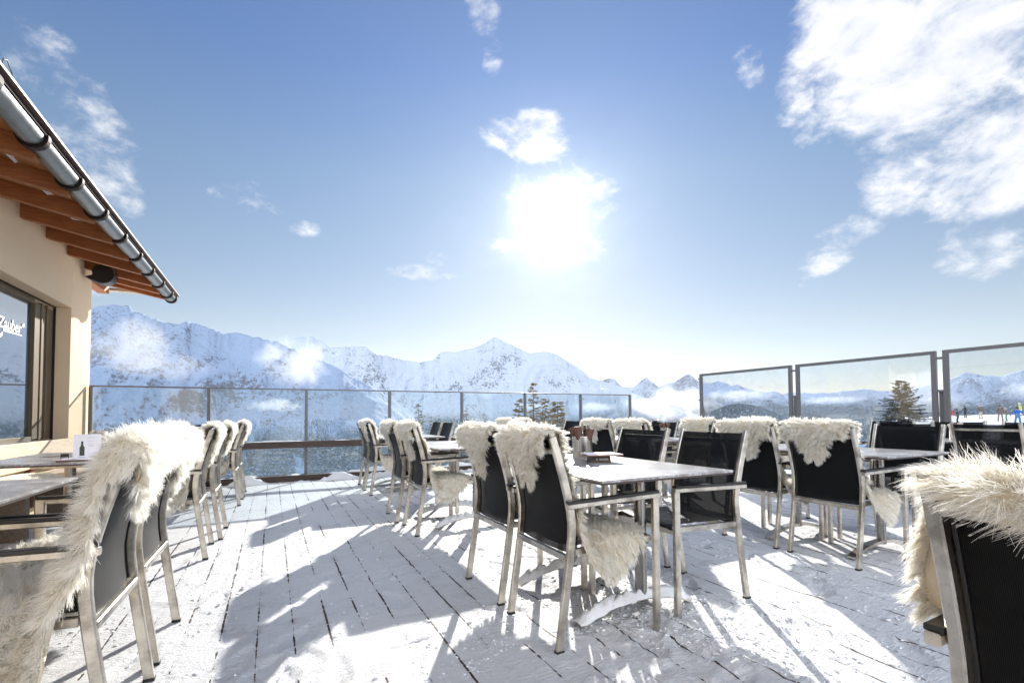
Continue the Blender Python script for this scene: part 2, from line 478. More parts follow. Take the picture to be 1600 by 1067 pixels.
mx = t.add('ShaderNodeMixShader', inp={0: 0.18, 1: d.outputs[0], 2: tl.outputs[0]})
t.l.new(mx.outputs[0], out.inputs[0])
m, t, out = new_mat('sunlit_needles')  # fir needles with golden backlight put into their colour
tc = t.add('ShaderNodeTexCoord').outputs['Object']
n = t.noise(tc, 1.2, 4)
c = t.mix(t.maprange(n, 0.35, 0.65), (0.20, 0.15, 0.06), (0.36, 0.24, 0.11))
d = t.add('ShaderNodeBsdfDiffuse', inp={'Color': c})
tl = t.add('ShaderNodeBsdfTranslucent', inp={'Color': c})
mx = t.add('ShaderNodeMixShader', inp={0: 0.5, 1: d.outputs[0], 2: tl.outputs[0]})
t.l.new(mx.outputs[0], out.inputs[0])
simple('far_forest', (0.11, 0.14, 0.15), 0.9)
for nm, c in (('cloth_black', (0.012, 0.014, 0.02)), ('cloth_brown', (0.14, 0.10, 0.075)), ('cloth_beige', (0.55, 0.42, 0.30)),
              ('cloth_blue', (0.02, 0.12, 0.42)), ('cloth_green', (0.02, 0.26, 0.12)), ('cloth_yellow', (0.62, 0.62, 0.05)),
              ('cloth_orange', (0.75, 0.28, 0.12)), ('cloth_red', (0.62, 0.04, 0.06)), ('cloth_white', (0.8, 0.8, 0.8)),
              ('skin', (0.55, 0.36, 0.27))):
    simple(nm, c, 0.8, var=0.15)


# ------------------------------------------------------------------ object helpers
def link(name, me, mat=None, parent=None):
    o = bpy.data.objects.new(name, me)
    COL.objects.link(o)
    if mat is not None:
        for mm in (mat if isinstance(mat, (list, tuple)) else [mat]):
            me.materials.append(MATS[mm])
    if parent:
        o.parent = parent
    return o


def empty(name, loc=(0, 0, 0), rz=0.0):
    o = bpy.data.objects.new(name, None)
    COL.objects.link(o)
    o.location = loc
    o.rotation_euler = (0, 0, rz)
    o.empty_display_size = 0.1
    return o


def tag(o, label=None, cat=None, group=None, kind=None):
    if label:
        o['label'] = label
    if cat:
        o['category'] = cat
    if group:
        o['group'] = group
    if kind:
        o['kind'] = kind
    return o


def copy_tree(o, parent=None):
    c = o.copy()
    COL.objects.link(c)
    c.parent = parent
    for ch in list(o.children):
        copy_tree(ch, c)
    return c


def np_mesh(name, V, Fq, smooth=False):
    """V (n,3), Fq (m,k) with constant k"""
    me = bpy.data.meshes.new(name)
    V = np.asarray(V, dtype=np.float32)
    Fq = np.asarray(Fq, dtype=np.int32)
    k = Fq.shape[1]
    me.vertices.add(len(V))
    me.vertices.foreach_set('co', V.ravel())
    me.loops.add(Fq.size)
    me.loops.foreach_set('vertex_index', Fq.ravel())
    me.polygons.add(len(Fq))
    me.polygons.foreach_set('loop_start', np.arange(0, Fq.size, k, dtype=np.int32))
    me.polygons.foreach_set('loop_total', np.full(len(Fq), k, dtype=np.int32))
    if smooth:
        me.polygons.foreach_set('use_smooth', np.ones(len(Fq), dtype=bool))
    me.update(calc_edges=True)
    return me


def grid_faces(nu, nv):
    i = np.arange(nu - 1)[:, None] * nv + np.arange(nv - 1)[None, :]
    return np.stack([i, i + nv, i + nv + 1, i + 1], -1).reshape(-1, 4)


class MB:
    def __init__(self):
        self.b = bmesh.new()

    def box(self, lo, hi, bev=0.0, rot=None):
        ret = bmesh.ops.create_cube(self.b, size=1.0)
        vs = ret['verts']
        c = [(a + b_) / 2 for a, b_ in zip(lo, hi)]
        s = [abs(b_ - a) for a, b_ in zip(lo, hi)]
        for v in vs:
            p = Vector((v.co.x * s[0], v.co.y * s[1], v.co.z * s[2]))
            if rot:
                p = rot @ p
            v.co = p + Vector(c)
        if bev:
            es = list({e for v in vs for e in v.link_edges})
            bmesh.ops.bevel(self.b, geom=es, offset=bev, segments=2, affect='EDGES', profile=0.6)
        return self

    def sweep(self, pts, w, h, side=(0, 1, 0), closed_ends=True, bev=0.0):
        """rectangular section swept along pts; w across `side`, h in the other direction"""
        pts = [Vector(p) for p in pts]
        side = Vector(side).normalized()
        rings = []
        for i, p in enumerate(pts):
            if i == 0:
                d = pts[1] - pts[0]
                k = 1.0
            elif i == len(pts) - 1:
                d = pts[-1] - pts[-2]
                k = 1.0
            else:
                d1 = (pts[i] - pts[i - 1]).normalized()
                d2 = (pts[i + 1] - pts[i]).normalized()
                d = d1 + d2
                k = 1.0 / max(0.3, math.sqrt(max(0.0, (1 + d1.dot(d2)) / 2)))
            d.normalize()
            up = side.cross(d).normalized()
            c = min(w, h) * 0.16 if bev else 0
            if bev:
                q = []
                for sx_, sy_ in ((-1, -1), (1, -1), (1, 1), (-1, 1)):
                    a = (sx_ * w / 2, sy_ * h / 2)
                    if sx_ * sy_ > 0:
                        q += [(a[0] - sx_ * c, a[1]), (a[0], a[1] - sy_ * c)][:: (1 if True else -1)]
                    else:
                        q += [(a[0], a[1] - sy_ * c), (a[0] - sx_ * c, a[1])]
                order = sorted(q, key=lambda z: math.atan2(z[1], z[0]))
            else:
                order = [(-w / 2, -h / 2), (w / 2, -h / 2), (w / 2, h / 2), (-w / 2, h / 2)]
            rings.append([self.b.verts.new(p + side * a + up * (b_ * k)) for a, b_ in order])
        n = len(rings[0])
        for r0, r1 in zip(rings, rings[1:]):
            for j in range(n):
                self.b.faces.new((r0[j], r0[(j + 1) % n], r1[(j + 1) % n], r1[j]))
        self.b.faces.new(rings[0][::-1])
        self.b.faces.new(rings[-1])
        return self

    def lathe(self, prof, seg=24, c=(0, 0, 0), cap=True):
        rings = []
        for r_, z in prof:
            rings.append([self.b.verts.new((c[0] + r_ * math.cos(2 * math.pi * i / seg), c[1] + r_ * math.sin(2 * math.pi * i / seg), c[2] + z)) for i in range(seg)])
        for r0, r1 in zip(rings, rings[1:]):
            for j in range(seg):
                self.b.faces.new((r0[j], r0[(j + 1) % seg], r1[(j + 1) % seg], r1[j]))
        if cap:
            self.b.faces.new(rings[0][::-1])
            self.b.faces.new(rings[-1])
        return self

    def tube(self, pts, r_, seg=10, r2=None):
        pts = [Vector(p) for p in pts]
        rings = []
        nrm = None
        for i, p in enumerate(pts):
            d = (pts[min(i + 1, len(pts) - 1)] - pts[max(i - 1, 0)]).normalized()
            if nrm is None:
                nrm = d.orthogonal().normalized()
            nrm = (nrm - d * nrm.dot(d)).normalized()
            bn = d.cross(nrm)
            rr = r_ if r2 is None else r_ + (r2 - r_) * i / (len(pts) - 1)
            rings.append([self.b.verts.new(p + (nrm * math.cos(a) + bn * math.sin(a)) * rr) for a in [2 * math.pi * j / seg for j in range(seg)]])
        for r0, r1 in zip(rings, rings[1:]):
            for j in range(seg):
                self.b.faces.new((r0[j], r0[(j + 1) % seg], r1[(j + 1) % seg], r1[j]))
        self.b.faces.new(rings[0][::-1])
        self.b.faces.new(rings[-1])
        return self

    def poly_prism(self, pts, off):
        off = Vector(off)
        a = [self.b.verts.new(Vector(p)) for p in pts]
        b_ = [self.b.verts.new(Vector(p) + off) for p in pts]
        n = len(a)
        self.b.faces.new(a[::-1])
        self.b.faces.new(b_)
        for j in range(n):
            self.b.faces.new((a[j], a[(j + 1) % n], b_[(j + 1) % n], b_[j]))
        return self

    def build(self, name, mat, parent=None, smooth=False):
        bmesh.ops.recalc_face_normals(self.b, faces=self.b.faces[:])
        me = bpy.data.meshes.new(name)
        self.b.to_mesh(me)
        self.b.free()
        if smooth:
            for p in me.polygons:
                p.use_smooth = True
        return link(name, me, mat, parent)


# numpy value noise
_PT = RNG.random((512, 512)).astype(np.float64)


def vnoise(x, y):
    xi = np.floor(x).astype(int)
    yi = np.floor(y).astype(int)
    fx = x - xi
    fy = y - yi
    fx = fx * fx * (3 - 2 * fx)
    fy = fy * fy * (3 - 2 * fy)
    a = _PT[xi % 512, yi % 512]
    b_ = _PT[(xi + 1) % 512, yi % 512]
    c = _PT[xi % 512, (yi + 1) % 512]
    d = _PT[(xi + 1) % 512, (yi + 1) % 512]
    return (a * (1 - fx) + b_ * fx) * (1 - fy) + (c * (1 - fx) + d * fx) * fy


def fbm(x, y, o=5, g=0.5, ridged=False):
    s = np.zeros_like(x, dtype=float)
    amp = 1.0
    tot = 0.0
    for k in range(o):
        v = vnoise(x * 2 ** k + 17.3 * k, y * 2 ** k + 9.1 * k)
        if ridged:
            v = 1 - np.abs(2 * v - 1)
            v = v * v
        s += v * amp
        tot += amp
        amp *= g
    return s / tot


# ------------------------------------------------------------------ terrain near and far
def ground_z(x, y):
    """snow field round the terrace: a plateau to the right, a drop to the valley ahead"""
    r_ = np.hypot(x, y)
    az_ = np.degrees(np.arctan2(x, y))
    pl = np.clip((az_ - 58.0) / 8.0, 0, 1)
    pl = pl * pl * (3 - 2 * pl)
    hump = np.exp(-((az_ - 72) / 3.0) ** 2) * 0.45 * np.clip((r_ - 60) / 40, 0, 1)
    plateau = np.interp(r_, [9, 20, 60, 100, 122, 200, 600, 3000], [-1.3, -0.9, -0.35, 0.22, 0.12, -12, -120, -700]) + hump
    fall = np.interp(r_, [9, 14, 40, 120, 500, 1500, 3000], [-1.4, -3.2, -11, -38, -170, -430, -700])
    z = plateau * pl + fall * (1 - pl)
    amp = np.interp(r_, [9, 60, 300, 2000], [0.15, 0.35, 6, 60])
    amp = np.where((pl > 0.5) & (r_ < 130), 0.10, amp)
    return z + amp * (fbm(x / np.maximum(6, r_ * 0.18), y / np.maximum(6, r_ * 0.18), 4) - 0.5)


azs = np.radians(np.concatenate([np.arange(-60, 110, 0.35), np.arange(110, 300.1, 2.0)]))
rs = np.concatenate([np.geomspace(8.9, 130, 46), np.geomspace(140, 3200, 50)])
A, Rr = np.meshgrid(azs, rs, indexing='ij')
X, Y = np.sin(A) * Rr, np.cos(A) * Rr
Z = ground_z(X, Y)
me = np_mesh('terrain', np.stack([X, Y, Z], -1).reshape(-1, 3), grid_faces(*A.shape), True)
hill = link('snowy_ground', me, ['ski_snow', 'valley_forest_snow'])
mi = np.array([(0 if k < 52 else 1) for k in range(len(rs) - 1)])
me.polygons.foreach_set('material_index', np.tile(mi, len(azs) - 1).astype(np.int32))
tag(hill, kind='structure')

RIDGE = {
    'left': (5600, 3900, -640, [(-60, 6.0), (-45, 8.0), (-30, 7.5), (-20, 8.2), (-16, 9.4), (-14.8, 9.75), (-13.6, 10.25), (-12.2, 10.35), (-11.7, 9.85), (-9.9, 9.25), (-8.4, 8.95), (-7.7, 9.35),
                                 (-6.8, 9.3), (-5.2, 8.75), (-4.5, 8.5), (-3.2, 8.75), (-2, 8.4), (0.5, 8.0), (1.6, 7.5), (3.5, 6.6), (6.8, 5.3), (8.6, 4.3), (10.5, 3.2), (13, 1.6), (16, -0.6), (20, -3), (26, -6), (40, -7)]),
    'mid': (8800, 6500, -700, [(-20, 5), (-5, 7.2), (1, 8.2), (3.6, 8.75), (4.4, 8.65), (5.8, 7.6), (8.2, 7.85), (9.3, 7.95), (10.9, 7.15), (12.6, 6.85), (15.6, 6.2), (17.2, 6.5), (18.2, 7.45), (19.9, 7.45),
                               (22.5, 8.05), (23.8, 8.8), (24.55, 9.3), (25.6, 8.75), (28.8, 7.35), (30.9, 7.5), (32.5, 6.85), (34.2, 5.85), (35.9, 4.4), (37.6, 3.9), (39.5, 3.2), (42, 2.0), (46, 0.5), (52, -1.5), (60, -3)]),
    'far': (15500, 12300, -900, [(30, 3), (36, 3.6), (38.2, 4.3), (38.9, 4.1), (39.7, 3.15), (41.0, 3.2), (42.4, 4.3), (43.7, 3.15), (45.3, 3.6), (46.9, 4.5), (48.2, 3.55), (49.2, 3.35), (50.2, 3.55), (50.7, 3.4), (51.4, 3.0),
                                (51.9, 3.1), (53.1, 2.6), (54.6, 2.2), (55.4, 2.35), (56.2, 1.95), (56.8, 2.2), (59, 2.0), (61, 2.1), (63, 2.35), (64.5, 2.0), (66.5, 2.2), (68, 2.5), (69, 2.85), (70.2, 3.45), (71.3, 3.15),
                                (72.0, 3.0), (72.5, 3.1), (73.7, 3.4), (77, 4.2), (82, 3.5), (90, 4.5), (100, 3.2), (115, 4), (140, 3)]),
    'foot': (6800, 5300, -700, [(44, -4), (48, -1.2), (49.2, 0.3), (51, 0.95), (52, 1.12), (53.2, 0.95), (55, 0.3), (57, -0.7), (59, -1.0), (62, -0.3), (65, 0.1), (68, 0.0), (72, 0.5), (75, 0.9), (80, 0.6), (90, 1), (120, 0.5)]),
}
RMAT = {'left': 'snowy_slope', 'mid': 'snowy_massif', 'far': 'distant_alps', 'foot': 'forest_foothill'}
RNAME = {'left': 'snowy_mountain_slope', 'mid': 'mountain_massif', 'far': 'distant_mountains', 'foot': 'forested_hills'}
RH = {}
for key, (rr, rf, zf, prof) in RIDGE.items():
    pa = [p[0] for p in prof]
    pe = [p[1] for p in prof]
    az_ = np.arange(pa[0], pa[-1], 0.085 if key != 'far' else 0.11)
    el_ = np.interp(az_, pa, pe)
    # soften the polyline and add the crest's own small teeth
    teeth = (fbm(az_ * 2.2, az_ * 0 + {'left': 3, 'mid': 8, 'far': 13, 'foot': 20}[key], 5, 0.55) - 0.5) * {'left': .35, 'mid': .28, 'far': .26, 'foot': .12}[key]
    ker = np.exp(-np.linspace(-2.2, 2.2, 61) ** 2)
    ker /= ker.sum()
    el_s = np.convolve(np.pad(el_, 30, mode='edge'), ker, 'valid')
    el_ = el_ + teeth
    nt = 84
    tf = np.linspace(0, 1, nt) ** 0.85
    tb = np.linspace(0, 1, 9)[1:]
    A, Tt = np.meshgrid(np.radians(az_), tf, indexing='ij')
    # the crest wanders in plan so that slopes turn towards and away from the light
    wander = 1 + 0.10 * (fbm(az_ / 5.0, az_ * 0 + 31, 3) - 0.5)
    Rg = rf + (rr * wander[:, None] - rf) * Tt
    zr = np.tan(np.radians(el_)) * rr * wander + 1.05
    prof_t = Tt ** 1.25
    zs_ = np.tan(np.radians(el_s)) * rr * wander + 1.05
    Zz = zf + (zs_[:, None] - zf) * prof_t + (zr - zs_)[:, None] * Tt ** 7
    X, Y = np.sin(A) * Rg, np.cos(A) * Rg
    sc_a = {'left': 900., 'mid': 1200., 'far': 1900., 'foot': 900.}[key]
    wx = X / sc_a + 1.1 * fbm(X / sc_a / 1.7 + 5, Y / sc_a / 1.7, 3)
    wy = Y / sc_a + 1.1 * fbm(X / sc_a / 1.7 + 60, Y / sc_a / 1.7 + 20, 3)
    ca_, sa_ = math.cos(0.5), math.sin(0.5)
    rn = fbm((wx * ca_ - wy * sa_) * 0.9, (wx * sa_ + wy * ca_) * 0.55, 7, 0.52, True) - 0.36
    env = np.sin(np.pi * np.clip(Tt, 0, 1)) ** 0.8 * (1 - 0.25 * Tt)
    env2 = np.clip((1 - Tt) * 6, 0, 1)
    Zz = Zz + rn * env * env2 * {'left': 300., 'mid': 600., 'far': 900., 'foot': 300.}[key]
    Zz = Zz + (fbm(X / 160, Y / 160, 4) - 0.5) * 55 * env2
    # never rise above the line of sight to the crest, so that the outline stays the crest's own
    lim = np.tan(np.radians(el_))[:, None] * Rg + 1.05 - (1 - Tt) * 30
    kk = 60.0 * (0.15 + (1 - Tt))
    dd_ = (Zz - lim) / kk
    Zz = lim - kk * np.log1p(np.exp(-np.clip(dd_, -40, 40)))
    Zz[:, nt - 1] = zr
    Ab, Tb = np.meshgrid(np.radians(az_), tb, indexing='ij')
    Rb = rr * wander[:, None] + Tb * (rr - rf) * 0.7
    Zb = zr[:, None] - Tb * (zr[:, None] - zf) * 0.9
    X = np.concatenate([X, np.sin(Ab) * Rb], 1)
    Y = np.concatenate([Y, np.cos(Ab) * Rb], 1)
    Zz = np.concatenate([Zz, Zb], 1)
    me = np_mesh(RNAME[key], np.stack([X, Y, Zz], -1).reshape(-1, 3), grid_faces(*X.shape), True)
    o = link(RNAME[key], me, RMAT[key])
    tag(o, kind='structure')
    RH[key] = (X, Y, Zz)

# valley floor far below, reaching out to the horizon
V = []
az_ = np.radians(np.arange(-180, 180.1, 4.0))
for a in az_:
    for r_ in (3000, 9000, 20000, 40000):
        V.append((math.sin(a) * r_, math.cos(a) * r_, -715 if r_ < 9500 else -900))
o = link('valley_floor', np_mesh('valley_floor', V, grid_faces(len(az_), 4)), 'snowy_massif')
tag(o, kind='structure')

# forest belt on the lower slope of the left mountain (trees nobody could count, one mass)
def cone_mass(name, P, Hh, mat, seg=5):
    n = len(P)
    ang = np.linspace(0, 2 * np.pi, seg, endpoint=False)
    Vv = []
    Ff = []
    base = 0
    for tier, (z0, z1, rr_) in enumerate(((0.12, 0.6, 0.17), (0.4, 1.0, 0.12))):
        ringx = P[:, None, 0] + np.cos(ang)[None] * (Hh * rr_)[:, None]
        ringy = P[:, None, 1] + np.sin(ang)[None] * (Hh * rr_)[:, None]
        ringz = np.repeat((P[:, 2] + Hh * z0)[:, None], seg, 1)
        tip = np.stack([P[:, 0], P[:, 1], P[:, 2] + Hh * z1], -1)
        Vt = np.concatenate([np.stack([ringx, ringy, ringz], -1), tip[:, None, :]], 1).reshape(-1, 3)
        Vv.append(Vt)
        idx = np.arange(n)[:, None] * (seg + 1) + base
        for j in range(seg):
            Ff.append(np.stack([idx[:, 0] + j, idx[:, 0] + (j + 1) % seg, idx[:, 0] + seg], -1))
        base += n * (seg + 1)
    return link(name, np_mesh(name, np.concatenate(Vv), np.concatenate(Ff)), mat)


X, Y, Zz = RH['left']
cand = np.argwhere((Zz[:, :84] < -40) & (Zz[:, :84] > -420))
cand = cand[RNG.integers(0, len(cand), 14000)]
fx, fy = X[cand[:, 0], cand[:, 1]], Y[cand[:, 0], cand[:, 1]]
fz = Zz[cand[:, 0], cand[:, 1]]
keep = fbm(fx / 260, fy / 260, 4) + (-fz - 200) / 900 > 0.40
fx = fx + RNG.normal(0, 12, len(fx))
fy = fy + RNG.normal(0, 12, len(fy))
P = np.stack([fx, fy, fz - 4], -1)[keep]
o = cone_mass('forest', P, RNG.uniform(15, 26, len(P)), 'far_forest')
tag(o, kind='stuff')
# nearer forest below the terrace, seen through the railing glass
n = 9000
a = np.radians(RNG.uniform(-24, 52, n))
r_ = np.exp(RNG.uniform(np.log(450), np.log(2900), n))
fx, fy = np.sin(a) * r_, np.cos(a) * r_
keep = fbm(fx / 190, fy / 190, 4) > 0.46
fx, fy = fx[keep], fy[keep]
P = np.stack([fx, fy, ground_z(fx, fy) - 2], -1)
o = cone_mass('valley_woods', P, RNG.uniform(11, 19, len(P)), 'far_forest')
tag(o, kind='stuff')

# ------------------------------------------------------------------ terrace floor
def deck_h(x, y):
    h_ = 0.010 * (fbm(x * 1.6, y * 1.6, 5) - 0.5) + 0.0065 * (fbm(x * 9, y * 14, 5, 0.62) - 0.5)
    # churned snow round the table feet
    for cx, cy, s, a_ in ((1.55, 1.55, 0.50, 0.020), (1.75, 2.05, 0.5, 0.016), (2.35, 1.55, 0.35, 0.012), (3.9, 2.2, .6, .01), (1.7, 4.5, .7, .012), (-1.2, 2.4, .6, .012)):
        e = np.exp(-(((x - cx) / s) ** 2 + ((y - cy) / s) ** 2))
        h_ += e * a_ * (fbm(x * 16, y * 16, 4, 0.65) * 1.6 - 0.5)
    return h_


def axis(segs):
    out_ = []
    for a, b_, s in segs:
        out_.append(np.arange(a, b_, s))
    return np.concatenate(out_ + [[segs[-1][1]]])


gx = axis([(-2.32, -1.0, .04), (-1.0, 3.2, .018), (3.2, 8.6, .05)])
gy = axis([(-4, 0.8, .1), (0.8, 3.6, .018), (3.6, 8.72, .05)])
Xg, Yg = np.meshgrid(gx, gy, indexing='ij')
Zg = deck_h(Xg, Yg)
for k in range(150):
    fx0, fy0, fa = RNG.uniform(-1.0, 3.4), RNG.uniform(0.8, 4.6), RNG.normal(0.3, 0.6)
    i0, i1 = np.searchsorted(gx, [fx0 - .25, fx0 + .25])
    j0, j1 = np.searchsorted(gy, [fy0 - .25, fy0 + .25])
    xs_, ys_ = Xg[i0:i1, j0:j1] - fx0, Yg[i0:i1, j0:j1] - fy0
    u_ = xs_ * math.sin(fa) + ys_ * math.cos(fa)
    v_ = xs_ * math.cos(fa) - ys_ * math.sin(fa)
    q = (u_ / 0.14) ** 2 + (v_ / (0.050 - 0.012 * np.sin(u_ * 12))) ** 2
    Zg[i0:i1, j0:j1] += -0.0095 * np.clip(1.15 - q, 0, 1) ** 0.5 + 0.006 * np.exp(-((q - 1.5) / 0.4) ** 2) + 0.0015 * np.sin(u_ * 220) * (q < 0.9)
me = np_mesh('deck', np.stack([Xg, Yg, Zg], -1).reshape(-1, 3), grid_faces(*Xg.shape), True)
tag(link('snowy_deck_floor', me, 'trodden_snow_on_boards'), kind='structure')
MB().box((-2.32, -4, -1.6), (8.6, 8.72, -0.03)).build('deck_base', 'dark_beam')
tag(bpy.data.objects['deck_base'], kind='structure')

# loose crumbs of snow and ice kicked over the boards
cxs = np.concatenate([RNG.normal(1.6, 0.6, 6000), RNG.uniform(-1.5, 4.5, 9000)])
cys = np.concatenate([RNG.normal(1.75, 0.45, 6000), RNG.uniform(0.7, 5.0, 9000)])
kp = (fbm(cxs * 2.3, cys * 2.3, 4) > 0.44)
cxs, cys = cxs[kp], cys[kp]
nc = len(cxs)
csz = np.exp(RNG.normal(math.log(0.0026), 0.55, nc)).clip(0.001, 0.010)
ico = bmesh.new()
bmesh.ops.create_icosphere(ico, subdivisions=1, radius=1.0)
iv = np.array([v.co[:] for v in ico.verts])
ifc = np.array([[v.index for v in f.verts] for f in ico.faces])
ico.free()
jit = RNG.uniform(0.35, 1.7, (nc, len(iv), 1))
CV = iv[None] * jit * (csz[:, None, None] * np.array([1.3, 1.0, 0.55]))
CV = CV + np.stack([cxs, cys, deck_h(cxs, cys) + csz * 0.25], -1)[:, None, :]
CF = ifc[None] + (np.arange(nc) * len(iv))[:, None, None]
o = link('snow_crumbs', np_mesh('snow_crumbs', CV.reshape(-1, 3), CF.reshape(-1, 3)), 'snow')
tag(o, kind='stuff')

# ------------------------------------------------------------------ chair (origin at the floor between the rear feet, faces local +X)
UPR = [(0.0, 0.0), (0.022, 0.145), (0.044, 0.29), (0.060, 0.40), (0.071, 0.50), (0.072, 0.56), (0.066, 0.615), (0.052, 0.68), (0.034, 0.75), (0.004, 0.85), (-0.028, 0.947)]


def back_x(z):
    return float(np.interp(z, [p[1] for p in UPR], [p[0] for p in UPR]))


def make_chair():
    root = empty('terrace_chair')
    YW = 0.238
    for s in (-1, 1):
        MB().sweep([(x, s * YW, z) for x, z in UPR], 0.024, 0.036, (0, 1, 0), bev=1).build('rear_leg', 'brushed_steel', root)
        fl = MB().sweep([(0.545, s * 0.262, 0.0), (0.545, s * 0.262, 0.652)], 0.026, 0.036, (0, 1, 0), bev=1).build('front_leg', 'brushed_steel', root)
        ar = MB().sweep([(0.030, s * 0.2645, 0.640), (0.5625, s * 0.2645, 0.652)], 0.026, 0.024, (0, 1, 0), bev=1)
        ao = ar.build('armrest', 'brushed_steel', root)
        MB().sweep([(0.034, s * 0.2645, 0.6575), (0.558, s * 0.2645, 0.6695)], 0.030, 0.013, (0, 1, 0), bev=1).build('arm_pad', 'black_plastic', ao)
        MB().sweep([(0.085, s * 0.236, 0.428), (0.528, s * 0.236, 0.440)], 0.022, 0.030, (0, 1, 0), bev=1).build('seat_rail', 'brushed_steel', root)
        MB().box((-0.018, s * YW - 0.013, -0.002), (0.020, s * YW + 0.013, 0.012)).build('foot_cap', 'black_foot', root)
    # crossbars
    MB().sweep([(back_x(.885) - .016, -YW + .012, .885), (back_x(.885) - .016, YW - .012, .885)], 0.012, 0.024, (1, 0, 0.3), bev=1).build('crossbar', 'brushed_steel', root)
    MB().sweep([(0.052, -YW + .012, .402), (0.052, YW - .012, .402)], 0.020, 0.030, (1, 0, 0), bev=1).build('crossbar', 'brushed_steel', root)
    MB().sweep([(0.525, -YW + .012, .425), (0.525, YW - .012, .425)], 0.020, 0.030, (1, 0, 0), bev=1).build('crossbar', 'brushed_steel', root)
    # sling back with a slight belly, and seat sling running into it
    def sheet(path, nw, sag, thick):
        nn_ = len(path)
        ys = np.linspace(-0.222, 0.222, nw)
        V_ = []
        for (x, z, nx, nz) in path:
            for yv_ in ys:
                k = 1 - (yv_ / 0.222) ** 2
                V_.append((x - nx * sag * k, yv_, z - nz * sag * k))
        F_ = grid_faces(nn_, nw)
        me_ = np_mesh('sheet', V_, F_, True)
        return me_
    zs = np.linspace(0.935, 0.42, 16)
    path = []
    for z in zs:
        x = back_x(z) + 0.012
        path.append((x, z, 1.0, 0.15 if z > .7 else 0.0))
    me_ = sheet(path, 11, 0.020, 0)
    link('backrest', me_, 'woven_black_sling', root)
    path = [(x, 0.452 + 0.012 * (x - 0.08) / .45, 0.0, 1.0) for x in np.linspace(0.085, 0.515, 10)] + [(0.535, .452, .3, 1), (0.54, .435, 1, 0)]
    me_ = sheet(path, 11, 0.018, 0)
    link('seat', me_, 'woven_black_sling', root)
    for s in (-1, 1):
        MB().sweep([(back_x(z) + 0.011, s * 0.2205, z) for z in np.linspace(.935, .42, 12)], 0.007, 0.012, (0, 1, 0), bev=1).build('sling_edge', 'black_plastic', root)
    return root


CHAIR = make_chair()
_first = [True]


def place_chair(x, y, rz, label, group='chairs of steel and black mesh on the terrace'):
    if _first[0]:
        o = CHAIR
        _first[0] = False
    else:
        o = copy_tree(CHAIR)
    o.location = (x, y, 0.002)
    o.rotation_euler = (0, 0, rz)
    tag(o, label, 'chair', group)
    return o


